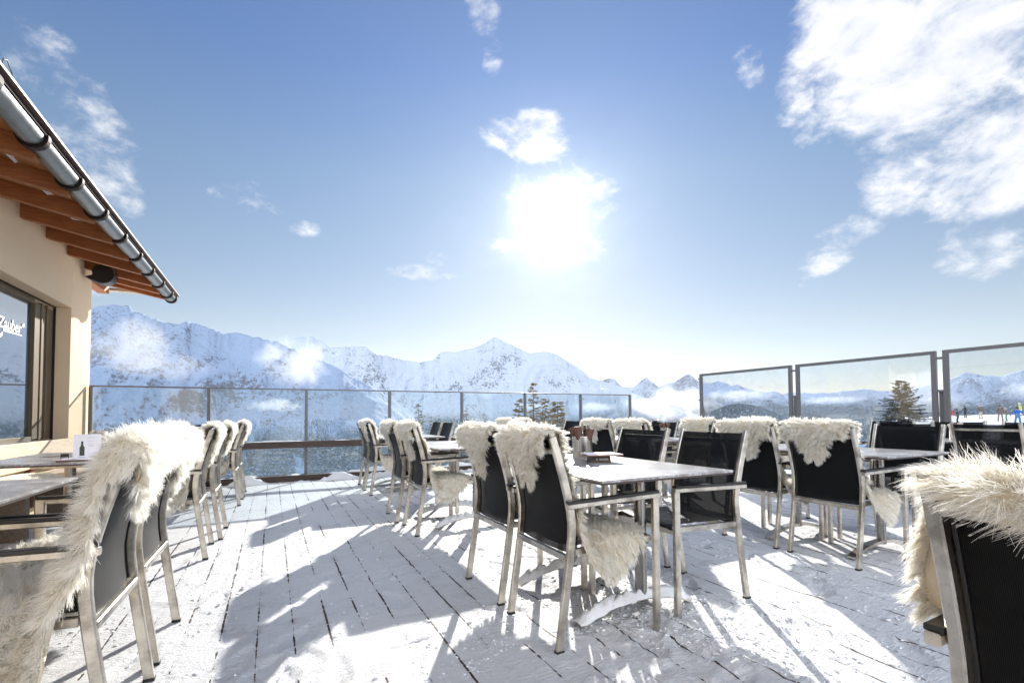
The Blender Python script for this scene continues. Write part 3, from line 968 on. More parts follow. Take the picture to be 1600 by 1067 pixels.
# ------------------------------------------------------------------ sheepskins (chair-local coordinates, top-level things laid over the chairs)
def make_skin(name, seed, n_str, tail=0.24, tail_y=-0.03, hw=0.25, length=0.055, width=0.0030, seat_f=0.50, side=-1, side_drop=0.20, mat='sheep_fur', segs=3, seat=True, open_side=0.0, wide=0.0, lay=0.80, ztop=0.0, wrap=0.25, topw=1.0, rnd=1.0, spread=0.42, waist=0.0):
    rg = np.random.default_rng(seed)
    # path over the back: tail behind -> over the top -> down the front -> along the seat
    pth = []
    for z in np.linspace(0.955 - tail, 0.94, 9):
        pth.append((back_x(z) - 0.038, z))
    pth += [(back_x(.95) - 0.030, 0.966), (back_x(.95) - 0.008, 0.978), (back_x(.95) + 0.018, 0.974), (back_x(.95) + 0.038, 0.955)]
    for z in np.linspace(0.91, 0.52, 12):
        pth.append((back_x(z) + 0.040 + 0.01 * math.sin(z * 14 + seed), z))
    if seat:
        pth += [(0.125, 0.487), (0.17, 0.470)]
        for x in np.linspace(0.22, seat_f, 7):
            pth.append((x, 0.468 + 0.004 * math.sin(x * 20)))
        pth += [(seat_f + 0.035, 0.455), (seat_f + 0.05, 0.42)]
    pth = np.array(pth)
    pth[:, 1] -= ztop * np.clip((pth[:, 1] - 0.80) / 0.15, 0, 1)
    dseg = np.hypot(*np.diff(pth, axis=0).T)
    s = np.concatenate([[0], np.cumsum(dseg)])
    L = s[-1]
    NS = 64
    ss = np.linspace(0, L, NS)
    px_ = np.interp(ss, s, pth[:, 0])
    pz_ = np.interp(ss, s, pth[:, 1])
    s_top = tail + 0.015
    # half widths to either side along the path
    def hwid(ss_, sgn):
        r0 = hw * (1 + 0.05 * np.sin(ss_ * 9 + seed * 1.7 + sgn))
        a_ = np.interp(ss_, [0, tail * 0.30, tail * 0.58, tail * 0.70, s_top, s_top + 0.25, s_top + 0.5, s_top + 0.75, L - 0.12, L],
                       [0.045, 0.080, 0.088, 0.92 * hw * topw, 1.0 * hw * topw, (0.84 + wide) * hw, (0.90 + wide) * hw, (1.10 + wide * .5) * hw, 0.95 * hw, 0.35 * hw])
        if sgn == side:
            a_ = a_ + side_drop * np.exp(-((ss_ - (s_top + 0.68)) / 0.17) ** 2)
        elif side_drop > 0:
            a_ = a_ + 0.4 * side_drop * np.exp(-((ss_ - (s_top + 0.72)) / 0.15) ** 2)
        a_ = a_ - waist * np.exp(-((ss_ - (s_top + 0.36)) / 0.10) ** 2)
        if sgn == 1 and open_side:
            a_ = a_ - open_side * np.exp(-((ss_ - s_top + .05) / 0.12) ** 2)
        return a_ * (1 + 0.04 * np.sin(ss_ * 23 + seed + 2 * sgn))
    NU = 33
    us = np.linspace(-1, 1, NU)
    wl, wr = hwid(ss, -1), hwid(ss, 1)
    cy = np.interp(ss, [0, tail * 0.7, s_top, L], [tail_y, tail_y, 0, 0])
    V3 = np.zeros((NS, NU, 3))
    for j, u_ in enumerate(us):
        off = np.where(u_ < 0, u_ * wl, u_ * wr)
        yv_ = cy + off
        lim = 0.232
        over = np.clip(np.abs(yv_) - lim, 0, None)
        yy = np.sign(yv_) * (np.minimum(np.abs(yv_), lim) + over * spread)
        zz = pz_ - over * 0.88
        xx = px_ - np.where(ss < s_top + 0.45, over * wrap, -0.10 * over)
        V3[:, j, 0] = xx
        V3[:, j, 1] = yy
        V3[:, j, 2] = zz
    wob_ = 0.006 * np.sin(V3[:, :, 1] * 31 + ss[:, None] * 17 + seed)
    V3[:, :, 0] += wob_
    # normals
    du_ = np.gradient(V3, axis=1)
    ds_ = np.gradient(V3, axis=0)
    N = np.cross(du_, ds_)
    N /= np.linalg.norm(N, axis=2, keepdims=True) + 1e-9
    # make the fleece side outwards (away from the chair): at the top it must point up
    k = np.argmax(V3[:, NU // 2, 2])
    if N[k, NU // 2, 2] < 0:
        N = -N
    Sd = ds_ / (np.linalg.norm(ds_, axis=2, keepdims=True) + 1e-9)
    Ud = du_ / (np.linalg.norm(du_, axis=2, keepdims=True) + 1e-9)
    # leather sheet (two faces, 6 mm)
    base = V3 + N * 0.010
    back = V3
    nb = NS * NU
    Fa = grid_faces(NS, NU)
    Vall = np.concatenate([base.reshape(-1, 3), back.reshape(-1, 3)])
    Fb = Fa[:, ::-1] + nb
    rim = []
    ring = [i * NU for i in range(NS)] + [(NS - 1) * NU + j for j in range(1, NU)] + [i * NU + NU - 1 for i in range(NS - 2, -1, -1)] + [j for j in range(NU - 2, 0, -1)]
    for a_, b__ in zip(ring, ring[1:] + ring[:1]):
        rim.append((a_, b__, b__ + nb, a_ + nb))
    Fl = np.concatenate([Fa, Fb, np.array(rim)])
    # strands
    area = np.linalg.norm(np.cross(du_, ds_), axis=2).ravel()
    p = area / area.sum()
    idx = rg.choice(nb, n_str, p=p)
    si, ui = idx // NU, idx % NU
    fs = np.clip(si + rg.uniform(-.5, .5, n_str), 0, NS - 1.001)
    fu = np.clip(ui + rg.uniform(-.5, .5, n_str), 0, NU - 1.001)
    # extra strands on the rim
    ne = int(n_str * 0.16)
    side_pick = rg.random(ne)
    fs[:ne] = np.where(side_pick < .8, rg.uniform(0, NS - 1.01, ne), np.where(side_pick < .92, 0.0, NS - 1.01))
    fu[:ne] = np.where(side_pick < .4, 0.0, np.where(side_pick < .8, NU - 1.01, rg.uniform(0, NU - 1.01, ne)))
    i0, j0 = fs.astype(int), fu.astype(int)
    a_, b__ = (fs - i0)[:, None], (fu - j0)[:, None]

    def bil(Q):
        return (Q[i0, j0] * (1 - a_) * (1 - b__) + Q[i0 + 1, j0] * a_ * (1 - b__) + Q[i0, j0 + 1] * (1 - a_) * b__ + Q[i0 + 1, j0 + 1] * a_ * b__)
    P0 = bil(base) - 0.004 * bil(N)
    Nn, Ss, Uu = bil(N), bil(Sd), bil(Ud)
    un = (fu / (NU - 1)) * 2 - 1
    sn = fs / (NS - 1) * L
    edge = np.clip((np.abs(un) - 0.84) / 0.16, 0, 1)[:, None]
    endd = (np.clip((0.05 - sn) / 0.05, 0, 1) - np.clip((sn - (L - 0.05)) / 0.05, 0, 1))[:, None]
    # comb direction swirls slowly over the skin; clumps share a direction
    cs = 0.020
    ck = np.floor(P0 / cs).astype(int)
    hsh = (ck[:, 0] * 73856093 ^ ck[:, 1] * 19349663 ^ ck[:, 2] * 83492791) % 4096
    ctab = rg.normal(0, 1, (4096, 3))
    clump = ctab[hsh]
    ccen = (ck + 0.5) * cs + ctab[(hsh * 7 + 13) % 4096] * 0.004
    sw = np.sin(P0[:, 0] * 13 + P0[:, 1] * 9 + seed)[:, None]
    top_mask = np.exp(-((sn - s_top) / 0.12) ** 2)[:, None]
    flow = -0.35 * Ss * (1 - top_mask) + Uu * (un[:, None] * 0.55 + edge * np.sign(un)[:, None] * 0.8) - Ss * endd * 1.4 + sw * 0.25 * Uu
    G = np.array([0, 0, -1.0])
    D = Nn * (lay * (1 - 0.56 * edge))  + flow + clump * 0.20 * rnd + rg.normal(0, 0.20 * rnd, (n_str, 3))
    D /= np.linalg.norm(D, axis=1, keepdims=True)
    ln = length * rg.uniform(0.62, 1.18, n_str) * (1 + 0.15 * clump[:, 0])
    ln = np.clip(ln, length * 0.4, length * 1.5)[:, None]
    pull = np.clip((ccen - P0), -0.02, 0.02)
    bend = (G * 0.45 + clump * 0.16 * rnd + rg.normal(0, 0.12 * rnd, (n_str, 3)))
    Wd = np.cross(D, rg.normal(0, 1, (n_str, 3)))
    Wd /= np.linalg.norm(Wd, axis=1, keepdims=True) + 1e-9
    kinks = rg.normal(0, 0.085, (n_str, 3))
    pts_ = []
    tvals = np.linspace(0, 1, segs + 1)
    for tt in tvals:
        pts_.append(P0 + (D * tt + bend * tt * tt * 0.55 + kinks * math.sin(tt * 5.5)) * ln + pull * 0.75 * tt)
    # keep strands out of the seat plane and above the skin
    Vs = []
    for q, tt in zip(pts_, tvals):
        wv_ = width * (1 - 0.82 * tt)
        Vs.append(np.stack([q - Wd * wv_, q + Wd * wv_], 1))
    Vs = np.stack(Vs, 1)  # n, segs+1, 2, 3
    m_ = (segs + 1) * 2
    off0 = len(Vall)
    Fs = []
    bi = np.arange(n_str) * m_ + off0
    for q in range(segs):
        Fs.append(np.stack([bi + 2 * q, bi + 2 * q + 1, bi + 2 * q + 3, bi + 2 * q + 2], -1))
    Fs = np.concatenate(Fs)
    Vt = np.concatenate([Vall, Vs.reshape(-1, 3)])
    me_ = np_mesh(name, Vt, np.concatenate([Fl, Fs]), True)
    tip = np.concatenate([np.zeros(len(Vall)), np.tile(np.repeat(tvals, 2), n_str)]).astype(np.float32)
    at = me_.attributes.new('tip', 'FLOAT', 'POINT')
    at.data.foreach_set('value', tip)
    me_.materials.append(MATS['sheep_leather'])
    me_.materials.append(MATS[mat])
    mi_ = np.concatenate([np.where(np.arange(len(Fl)) < len(Fa), 1, 0), np.ones(len(Fs))]).astype(np.int32)
    if mat != 'sheep_fur':
        me_.materials.append(MATS['sheep_fur'])
        # brown patch only on the seat part
        sel = np.tile(((sn > s_top + 0.50 + 0.03 * np.sin(un * 9)) & (sn < s_top + .70 + 0.04 * np.sin(un * 7 + 1)) & (un * side > 0.05) & (un * side < 0.72)).astype(int), segs)
        mi_[len(Fl):] = np.where(sel == 1, 1, 2)
        mi_[:len(Fa)] = 2
    me_.polygons.foreach_set('material_index', mi_)
    return me_


SK = {
    'A': make_skin('sheepskin', 3, 60000, tail=0.225, tail_y=0.03, hw=0.235, length=0.034, width=0.0017, side=-1, side_drop=0.16, open_side=0.0, mat='sheep_fur_brown'),
    'B': make_skin('sheepskin', 8, 42000, tail=0.24, tail_y=0.02, hw=0.24, length=0.033, width=0.0019, side=1, side_drop=0.10),
    'C': make_skin('sheepskin', 15, 30000, tail=0.20, tail_y=-0.06, hw=0.245, length=0.031, width=0.0023, side=-1, side_drop=0.14),
    'D': make_skin('sheepskin', 23, 30000, tail=0.28, tail_y=0.03, hw=0.25, length=0.033, width=0.0022, side=1, side_drop=0.16, mat='sheep_fur_brown'),
    'M': make_skin('sheepskin', 31, 95000, tail=0.20, tail_y=0.05, hw=0.285, length=0.047, side=1, side_drop=0.20, width=0.0014, segs=4, mat='sheep_fur_brown', wide=0.30, wrap=0.08),
    'N': make_skin('sheepskin', 42, 160000, tail=0.11, tail_y=-0.05, hw=0.265, length=0.050, lay=0.42, ztop=0.040, wide=0.45, wrap=-0.30, topw=0.84, rnd=0.45, spread=0.8, waist=0.15, side=1, side_drop=0.18, width=0.0008, segs=4),
    'F': make_skin('sheepskin', 51, 12000, tail=0.18, tail_y=0.0, hw=0.24, length=0.042, side=-1, side_drop=0.10, width=0.0036, segs=2),
}


def place_skin(key, x, y, rz, label, mirror=False, dz=0.0):
    o = bpy.data.objects.new('sheepskin', SK[key])
    COL.objects.link(o)
    o.location = (x, y, 0.002 + dz)
    o.rotation_euler = (0, 0, rz)
    if mirror:
        o.scale = (1, -1, 1)
    tag(o, label, 'sheepskin', 'sheepskins draped over the chairs')
    return o


PI = math.pi
XA, XC, XJ, XR, XS, XT = 1.14, 2.43, 3.51, 4.80, 5.90, 7.20
XL = -0.43
# (x, y, direction, chair label, skin key or None, skin label, mirror)
CH = [
    (XA - 0.10, 0.18, 0, 'large foreground chair cut by the lower right picture corner, under long white fleece', 'N', 'long-haired white sheepskin on the foreground chair at the lower right', False),
    (XA, 2.06, 0, 'black chair with a long steel arm, nearest of the central pair with sheepskins', 'A', 'sheepskin with a tan patch on the near chair of the central pair', False),
    (XA, 2.665, 0, 'chair on the left of the central pair, a fleece bib hanging behind it', 'B', 'sheepskin on the left chair of the central pair, its bib hanging over the back', False),
    (XC, 2.105, PI, 'bare black chair at the right side of the frosted central table, its arm reaching forward', None, None, False),
    (XC, 2.72, PI, 'bare brownish chair behind the open tray on the central table', None, None, False),
    (XA, 4.355, 0, 'nearest of the three fleece-covered chairs left of the pepper mill table', 'D', 'sheepskin with tan seat patch on the chair beside the pepper mill table', True),
    (XA - .03, 4.965, 0, 'middle chair in the left-centre row, leaning close to its neighbour', 'C', 'narrow sheepskin on the middle chair of the left-centre row', True),
    (XA + .03, 6.72, 0, 'chair by the glass railing at the far end of the left-centre row', 'C', 'sheepskin on the farthest left-centre chair, in front of the glass railing', False),
    (XA + .05, 7.36, 0, 'partly hidden bare chair right at the glass railing beyond the left-centre row', None, None, False),
    (XC, 7.06, PI, 'bare dark chair across the far left-centre table, right one of two', None, None, False),
    (XC, 7.62, PI, 'bare dark chair across the far left-centre table, left one of two', None, None, False),
    (XJ, 2.085, 0, 'broad black chair right of centre with fleece along its top and a steel arm', 'A', 'sheepskin with a short bib over the broad chair right of centre', False),
    (XJ, 2.67, 0, 'black chair immediately left of the broad right-centre chair, fleece over its top', 'B', 'sheepskin with a wide bib on the chair left of the broad right-centre one', True),
    (XR, 2.12, PI, 'bare black chair facing the frosted right-hand table', None, None, False),
    (XR, 2.74, PI, 'bare chair partly hidden behind the broad right-centre chair', None, None, False),
    (XJ, 4.08, 0, 'chair behind the bare central chairs, fleece on its top, right one of two', 'C', 'sheepskin bundled on the right chair of the pair behind the cutlery pot', False),
    (XJ, 4.69, 0, 'chair behind the cutlery pot with a fleece tongue hanging down its brown back', 'C', 'sheepskin with a narrow tongue, on the chair behind the cutlery pot', True),
    (XR, 4.94, PI, 'small bare black chair seen above the central bare chairs, left one', None, None, False),
    (XR, 4.36, PI, 'small chair with blue-lit upright under a fleece, seen near the screen post', 'F', 'small sheepskin heap in front of the first post of the glass screen', False),
    (XS, 1.99, 0, 'bare black chair with a bright crossbar at the right edge', None, None, False),
    (XS, 2.62, 0, 'bare chair behind the cutlery pot at the right, seen from behind', None, None, False),
    (XT, 2.05, PI, 'small chair back before the ski slope, at the right edge', None, None, False),
    (XT, 2.68, PI, 'small chair back before the skiers in dark clothes', None, None, False),
    (XT, 3.35, PI, 'small chair back below the lone fir tree', None, None, False),
    (XS, 4.32, 0, 'small fleece-topped chair in front of the first glass screen panel', 'F', 'small sheepskin in front of the first glass screen panel', False),
    (XS, 4.95, 0, 'small bare chair seen from behind, left of the first screen post', None, None, False),
    (XT, 4.25, PI, 'bare chair back just below the first glass screen panel, right one', None, None, False),
    (XT, 4.9, PI, 'bare chair back just below the first glass screen panel, left one', None, None, False),
    (XJ, 6.60, 0, 'far chair under fleece in the middle distance, right one of two by the fir', 'F', 'far sheepskin in front of the backlit firs, right one of two', False),
    (XJ, 7.22, 0, 'far chair under fleece in the middle distance, left one of two by the fir', 'F', 'far sheepskin in front of the backlit firs, left one of two', True),
    (XR, 7.15, PI, 'far bare chair left of the cutlery pot, before the railing', None, None, False),
    (XR, 6.5, PI, 'far bare chair right above the cutlery pot, before the railing', None, None, False),
    (XS, 6.4, 0, 'far tiny chair with a crossbar, right one by the end of the railing', None, None, False),
    (XS, 7.0, 0, 'far tiny chair with a crossbar, left one by the end of the railing', None, None, False),
    (XL, 2.15, PI, 'large chair at the left front with silvery sunlit back and huge fleece', 'M', 'huge shaggy sheepskin on the front chair at the left', False),
    (XL, 2.765, PI, 'second chair from the front in the left row, close behind the largest', 'M', 'shaggy sheepskin on the second chair of the left row', True),
    (XL, 4.435, PI, 'third chair of the left row along the wall tables', 'B', 'sheepskin on the third chair of the left row', False),
    (XL + .05, 5.045, PI, 'fourth chair of the left row along the wall tables', 'C', 'sheepskin on the fourth chair of the left row', True),
    (XL + .10, 6.75, PI, 'last fleece-covered chair of the left row near the railing', 'C', 'sheepskin rolled over the last chair of the left row', False),
    (XL + .11, 7.42, PI, 'bare chair touching the railing at the end of the left row', None, None, False),
]
for (x, y, rz, lab, key, slab, mir) in CH:
    jr = random.uniform(-0.02, 0.02) * (2.0 if y > 3.0 else 1.0)
    if y in (0.18, 2.06):
        jr = 0
    place_chair(x, y, rz + jr, lab)
    if key:
        place_skin(key, x, y, rz + jr, slab, mir)
place_chair(-1.10, 7.95, -PI / 2 + 0.02, 'bare black chair at the head of the farthest wall table')

# ------------------------------------------------------------------ tables
def make_table(wx=0.84, ly=1.24, snow=False):
    root = empty('terrace_table')
    MB().box((-wx / 2, -ly / 2, 0.746), (wx / 2, ly / 2, 0.758), 0.002).build('tabletop', 'speckled_laminate', root)
    MB().box((-wx / 2 + .002, -ly / 2 + .002, 0.737), (wx / 2 - .002, ly / 2 - .002, 0.7455)).build('tabletop_underside', 'laminate_edge', root)
    for yy in (-ly / 2 + 0.27, ly / 2 - 0.33):
        lg = MB().tube([(0.03, yy, 0.075), (0.03, yy, 0.705)], 0.031, 24).build('leg', 'column_steel', root, True)
        lg.data.set_sharp_from_angle(angle=rad(40))
        arc = [(x, yy, 0.018 + 0.075 * (1 - (x / 0.37) ** 2) ** 0.9) for x in np.linspace(-0.365, 0.365, 13)]
        MB().sweep(arc, 0.055, 0.022, (0, 1, 0)).build('foot_bar', 'brushed_steel', lg)
        MB().box((-0.16, yy - .04, 0.705), (0.22, yy + .04, 0.7365)).build('bracket', 'brushed_steel', lg)
        if snow:
            nx, ny = 60, 9
            Vv = []
            for i, x in enumerate(np.linspace(-0.375, 0.375, nx)):
                zc = 0.030 + 0.075 * max(0.0, 1 - (x / 0.37) ** 2) ** 0.9
                for j, a in enumerate(np.linspace(-1, 1, ny)):
                    k = math.sqrt(max(0, 1 - a * a))
                    e_ = min(1, (0.378 - abs(x)) * 12 + .15)
                    jit = (vnoise(np.array([x * 40 + yy * 9]), np.array([a * 3.0]))[0] - .5)
                    Vv.append((x, yy + a * (0.040 + .018 * jit), zc + (k * 0.042 * (0.75 + 0.9 * jit) - 0.014 * abs(a)) * e_))
            sn = link('snow_cap', np_mesh('snow_cap', Vv, grid_faces(nx, ny), True), 'snow', lg)
    return root


TB_N = make_table(snow=True)
TB = None
TAB = [
    (1.72, 2.33, 'frosted table in the centre with a cutlery pot and an open tray', True),
    (1.72, 4.62, 'table with the pepper mill, behind the central chairs', True),
    (1.72, 6.95, 'small bright table near the railing, left of the middle', False),
    (4.06, 2.34, 'frosted table at the right beside the broad black chair', False),
    (4.06, 4.55, 'distant table between the chairs above the central tray', False),
    (6.45, 2.34, 'table at the right edge hidden behind black chairs', False),
    (6.45, 4.55, 'distant table in front of the first screen panel', False),
    (4.06, 6.95, 'far table before the backlit firs', False),
    (-1.27, 2.46, 'grey sunlit table at the left front beside the shaggy fleece', False),
    (-1.27, 4.68, 'wall table carrying the upright menu card', False),
    (-1.27, 6.95, 'farthest wall table near the corner of the house', False),
]
for k, (x, y, lab, sn) in enumerate(TAB):
    if k == 0:
        o = TB_N
    elif sn:
        o = copy_tree(TB_N)
    else:
        if TB is None:
            TB = make_table()
            o = TB
        else:
            o = copy_tree(TB)
    o.location = (x, y, 0.0)
    tag(o, lab, 'table', 'tables of the terrace')

# ------------------------------------------------------------------ things on the tables
def cutlery_pot(x, y, z, label, nap='brown_napkin', steel=True):
    root = empty('cutlery_pot', (x, y, z))
    cup = MB().lathe([(0.046, 0.0), (0.0475, 0.006), (0.0475, 0.125), (0.049, 0.128), (0.0455, 0.128), (0.0455, 0.006)], 32, cap=False).build('cup', 'punched_steel', root, True)
    MB().lathe([(0.001, 0.002), (0.046, 0.002)], 24, cap=False).build('cup_base', 'brushed_steel', cup)
    for i in range(6):
        a = i * 1.05 + random.random()
        b_ = MB()
        dx, dy = math.cos(a) * 0.026, math.sin(a) * 0.026
        top = Vector((dx * 1.9, dy * 1.9, 0.165 + random.random() * .02))
        b_.tube([(dx * .6, dy * .6, 0.01), (dx * 1.2, dy * 1.2, 0.10), tuple(top)], 0.010, 8, 0.019)
        b_.build('rolled_napkin', nap, root, True)
    for i in range(9):
        a = i * 0.7 + 0.3
        dx, dy = math.cos(a) * 0.02, math.sin(a) * 0.02
        b_ = MB()
        z1 = 0.175 + random.random() * .022
        b_.sweep([(dx * .5, dy * .5, 0.02), (dx * 1.4, dy * 1.4, z1 - .035)], 0.005, 0.002, (1, 0.2, 0))
        if i % 2:
            for q in (-1, 0, 1):
                b_.sweep([(dx * 1.4 + q * .005, dy * 1.4, z1 - .035), (dx * 1.6 + q * .006, dy * 1.6, z1)], 0.0025, 0.0016, (1, 0.2, 0))
            b_.box((dx * 1.4 - .008, dy * 1.4 - .002, z1 - .038), (dx * 1.4 + .008, dy * 1.4 + .002, z1 - .033))
            b_.build('fork', 'brushed_steel', root)
        else:
            b_.sweep([(dx * 1.4, dy * 1.4, z1 - .04), (dx * 1.6, dy * 1.6, z1)], 0.014, 0.0018, (1, 0.2, 0))
            b_.build('knife', 'brushed_steel', root)
    tag(root, label, 'cutlery pot', 'cutlery pots on the tables')
    return root


cutlery_pot(1.86, 2.66, 0.758, 'punched steel pot of brown napkins and forks on the central table').scale = (1.4, 1.4, 1.15)
cutlery_pot(-1.28, 5.05, 0.758, 'pot of pale napkins and cutlery behind the menu card', 'pale_napkin')
cutlery_pot(-1.20, 7.15, 0.758, 'small pot of napkins beside the black chair at the left railing', 'pale_napkin')
cutlery_pot(4.25, 4.35, 0.758, 'tiny cutlery pot silhouetted before the white cloud bank')
cutlery_pot(6.45, 2.42, 0.758, 'cutlery pot in front of the double screen post at the right', 'pale_napkin')
cutlery_pot(4.05, 6.9, 0.758, 'tiny pot glowing before the backlit firs', 'pale_napkin')

# tray / menu holder on the central table
r0 = empty('menu_box', (1.80, 2.40, 0.758), rad(-14))
bx = MB()
bx.poly_prism([(-0.062, -0.045, 0.0), (0.062, -0.045, 0.0), (0.056, -0.045, 0.042), (-0.056, -0.045, 0.042)], (0, 0.09, 0))
bx = bx.build('holder', 'dark_brown_box', r0)
# white lettering strip on the holder's front
fc = bpy.data.curves.new('txt', 'FONT')
fc.body = 'K  RINGER'
fc.size = 0.017
fc.align_x = 'CENTER'
fc.extrude = 0.0003
to = bpy.data.objects.new('tmp', fc)
COL.objects.link(to)
bpy.context.view_layer.update()
tm = bpy.data.meshes.new_from_object(to.evaluated_get(bpy.context.evaluated_depsgraph_get()))
COL.objects.unlink(to)
bpy.data.objects.remove(to)
lt = link('lettering', tm, 'white_letters', bx)
lt.location = (0.005, -0.0462, 0.014)
lt.rotation_euler = (rad(90), 0, 0)
bd = MB().box((-0.10, -0.085, 0.0425), (0.125, 0.10, 0.0495), 0.001).build('menu_board', 'copper_edge', r0)
MB().box((-0.098, -0.083, 0.050), (0.123, 0.098, 0.0515)).build('menu_sheet', 'paper', bd)
MB().box((-0.125, -0.012, 0.047), (-0.085, 0.030, 0.060), 0.002).build('clip', 'brushed_steel', bd)
tag(r0, 'dark flared holder with a pale menu board lying across it, on the central table', 'menu holder')

# pepper mill
pm = empty('pepper_mill', (1.93, 5.12, 0.758))
MB().lathe([(0.026, 0), (0.027, 0.01), (0.021, 0.04), (0.018, 0.075), (0.024, 0.105), (0.025, 0.13), (0.020, 0.14)], 20).build('mill_body', 'pepper_wood', pm, True)
MB().lathe([(0.019, 0.141), (0.025, 0.15), (0.024, 0.17), (0.014, 0.182), (0.005, 0.186)], 20).build('mill_head', 'pepper_wood', pm, True)
tag(pm, 'dark wooden pepper mill standing on the table left of the fleece chairs', 'pepper mill')

# menu card with a bottle picture, little dark box, tray on the wall table
mc = empty('menu_card', (-1.135, 4.27, 0.758), rad(14))
MB().poly_prism([(-0.072, 0.0, 0.0), (0.072, 0.0, 0.0), (0.072, 0.018, 0.175), (-0.072, 0.018, 0.175)], (0, 0.003, 0)).build('card', 'paper', mc)
rotc = Matrix.Rotation(math.atan2(0.018, 0.175) * -1, 4, 'X')
bt = MB()
prof = [(-.013, .03), (.013, .03), (.013, .085), (.006, .10), (.005, .128), (-.005, .128), (-.006, .10), (-.013, .085)]
bt.poly_prism([(x - .028, z * 0.018 / .175 - .0012, z) for x, z in prof], (0, 0.0008, 0))
bt.build('bottle_picture', 'ink', mc)
b1 = MB()
for z, w_ in ((.150, .040), (.128, .034), (.110, .030), (.100, .026), (.09, .03)):
    b1.box((0.018 - w_ * .6, z * .018 / .175 - .0012, z), (0.018 + w_ * .6, z * .018 / .175 - .0004, z + .0016))
b1.build('printed_text', 'faint_ink', mc)
b1 = MB()
b1.box((-.046, .0168 * .03 / .175 - .001, .012), (-.012, .0168 * .03 / .175, .020))
b1.build('bottle_caption', 'ink', mc)
tag(mc, 'upright white menu card with a green bottle picture on the wall table', 'menu card')
sb = empty('condiment_box', (-1.235, 4.31, 0.758))
MB().box((-.045, -.03, 0), (.0, .03, .045), 0.004).build('box_body', 'black_plastic', sb)
MB().box((-.040, -.0315, .012), (-.005, -.0302, .022)).build('box_label', 'faint_ink', sb)
tag(sb, 'small black box directly left of the menu card', 'box')
tr_ = empty('serving_tray', (-1.02, 4.20, 0.7585))
MB().box((-.24, -.06, 0.0), (.16, .10, .010), 0.003).build('tray_board', 'copper_edge', tr_)
MB().box((-.236, -.056, 0.0105), (.156, .096, .013)).build('tray_sheet', 'paper', tr_)
tag(tr_, 'thin brown-edged tray lying in front of the menu card', 'tray')

# ------------------------------------------------------------------ glass railing
fy = 8.637
posts = [-2.27] + [-0.865 + 1.3744 * i for i in range(7)]
fr = empty('glass_railing', (2.5, fy, 0))
ix, iy = 2.5, 0.0


def rel(o, root):
    o.location = (-root.location.x, -root.location.y, -root.location.z)
    return o


for i, x in enumerate(posts):
    rel(MB().box((x - .022, fy - .03, 0.0), (x + .022, fy + .03, 1.478), 0.003).build('post', 'grey_metal', fr), fr)
rel(MB().box((posts[0] - .02, fy - .022, 1.479), (posts[-1] + .022, fy + .022, 1.500), 0.003).build('top_rail', 'grey_metal', fr), fr)
rel(MB().box((posts[0] - .02, fy - .10, 0.535), (posts[-1] + .02, fy - .034, 0.640), 0.005).build('middle_beam', 'dark_beam', fr), fr)
rel(MB().box((posts[0] - .02, fy - .14, -0.02), (posts[-1] + .02, fy - .034, 0.095), 0.005).build('bottom_beam', 'dark_beam', fr), fr)
for a, b_ in zip(posts, posts[1:]):
    rel(MB().box((a + .03, fy - .005, 0.06), (b_ - .03, fy + .005, 1.470)).build('glass_pane', 'railing_glass', fr), fr)
tag(fr, 'long glass wind railing with steel posts and two dark wooden beams before the valley', 'railing')


def snow_strip(name, x0, x1, y0, y1, z, h_, thr, n=220, parent=None, ny=8, along='x', seed=0.0):
    Vv = []
    for i, x in enumerate(np.linspace(x0, x1, n)):
        for j, a in enumerate(np.linspace(0, 1, ny)):
            e_ = fbm(np.array([x * 3.1 + seed]), np.array([a * .6 + 3.3 + seed]), 4)[0]
            k = max(0.0, e_ - thr) * h_ * 5 * math.sin(math.pi * min(1, max(0, a))) ** 0.5
            Vv.append((x, y0 + (y1 - y0) * a, z + k - (0.004 if k <= 0 else 0)))
    if along == 'y':
        Vv = [(b, a, c) for a, b, c in Vv]
    return link(name, np_mesh(name, Vv, grid_faces(n, ny), True), 'snow', parent)


o = snow_strip('snow', posts[0], posts[-1], fy - .139, fy - .036, 0.094, 0.05, 0.45, parent=fr)
rel(o, fr)
o['kind'] = 'stuff'
o = snow_strip('snow', posts[0], posts[-1], fy - .099, fy - .036, 0.639, 0.016, 0.42, parent=fr, seed=5)
rel(o, fr)
o['kind'] = 'stuff'
o = snow_strip('snow_drift', posts[0], 8.4, fy - .30, fy - .12, -0.012, 0.075, 0.38, n=400, seed=9)
o.name = 'drifted_snow'
tag(o, kind='stuff')

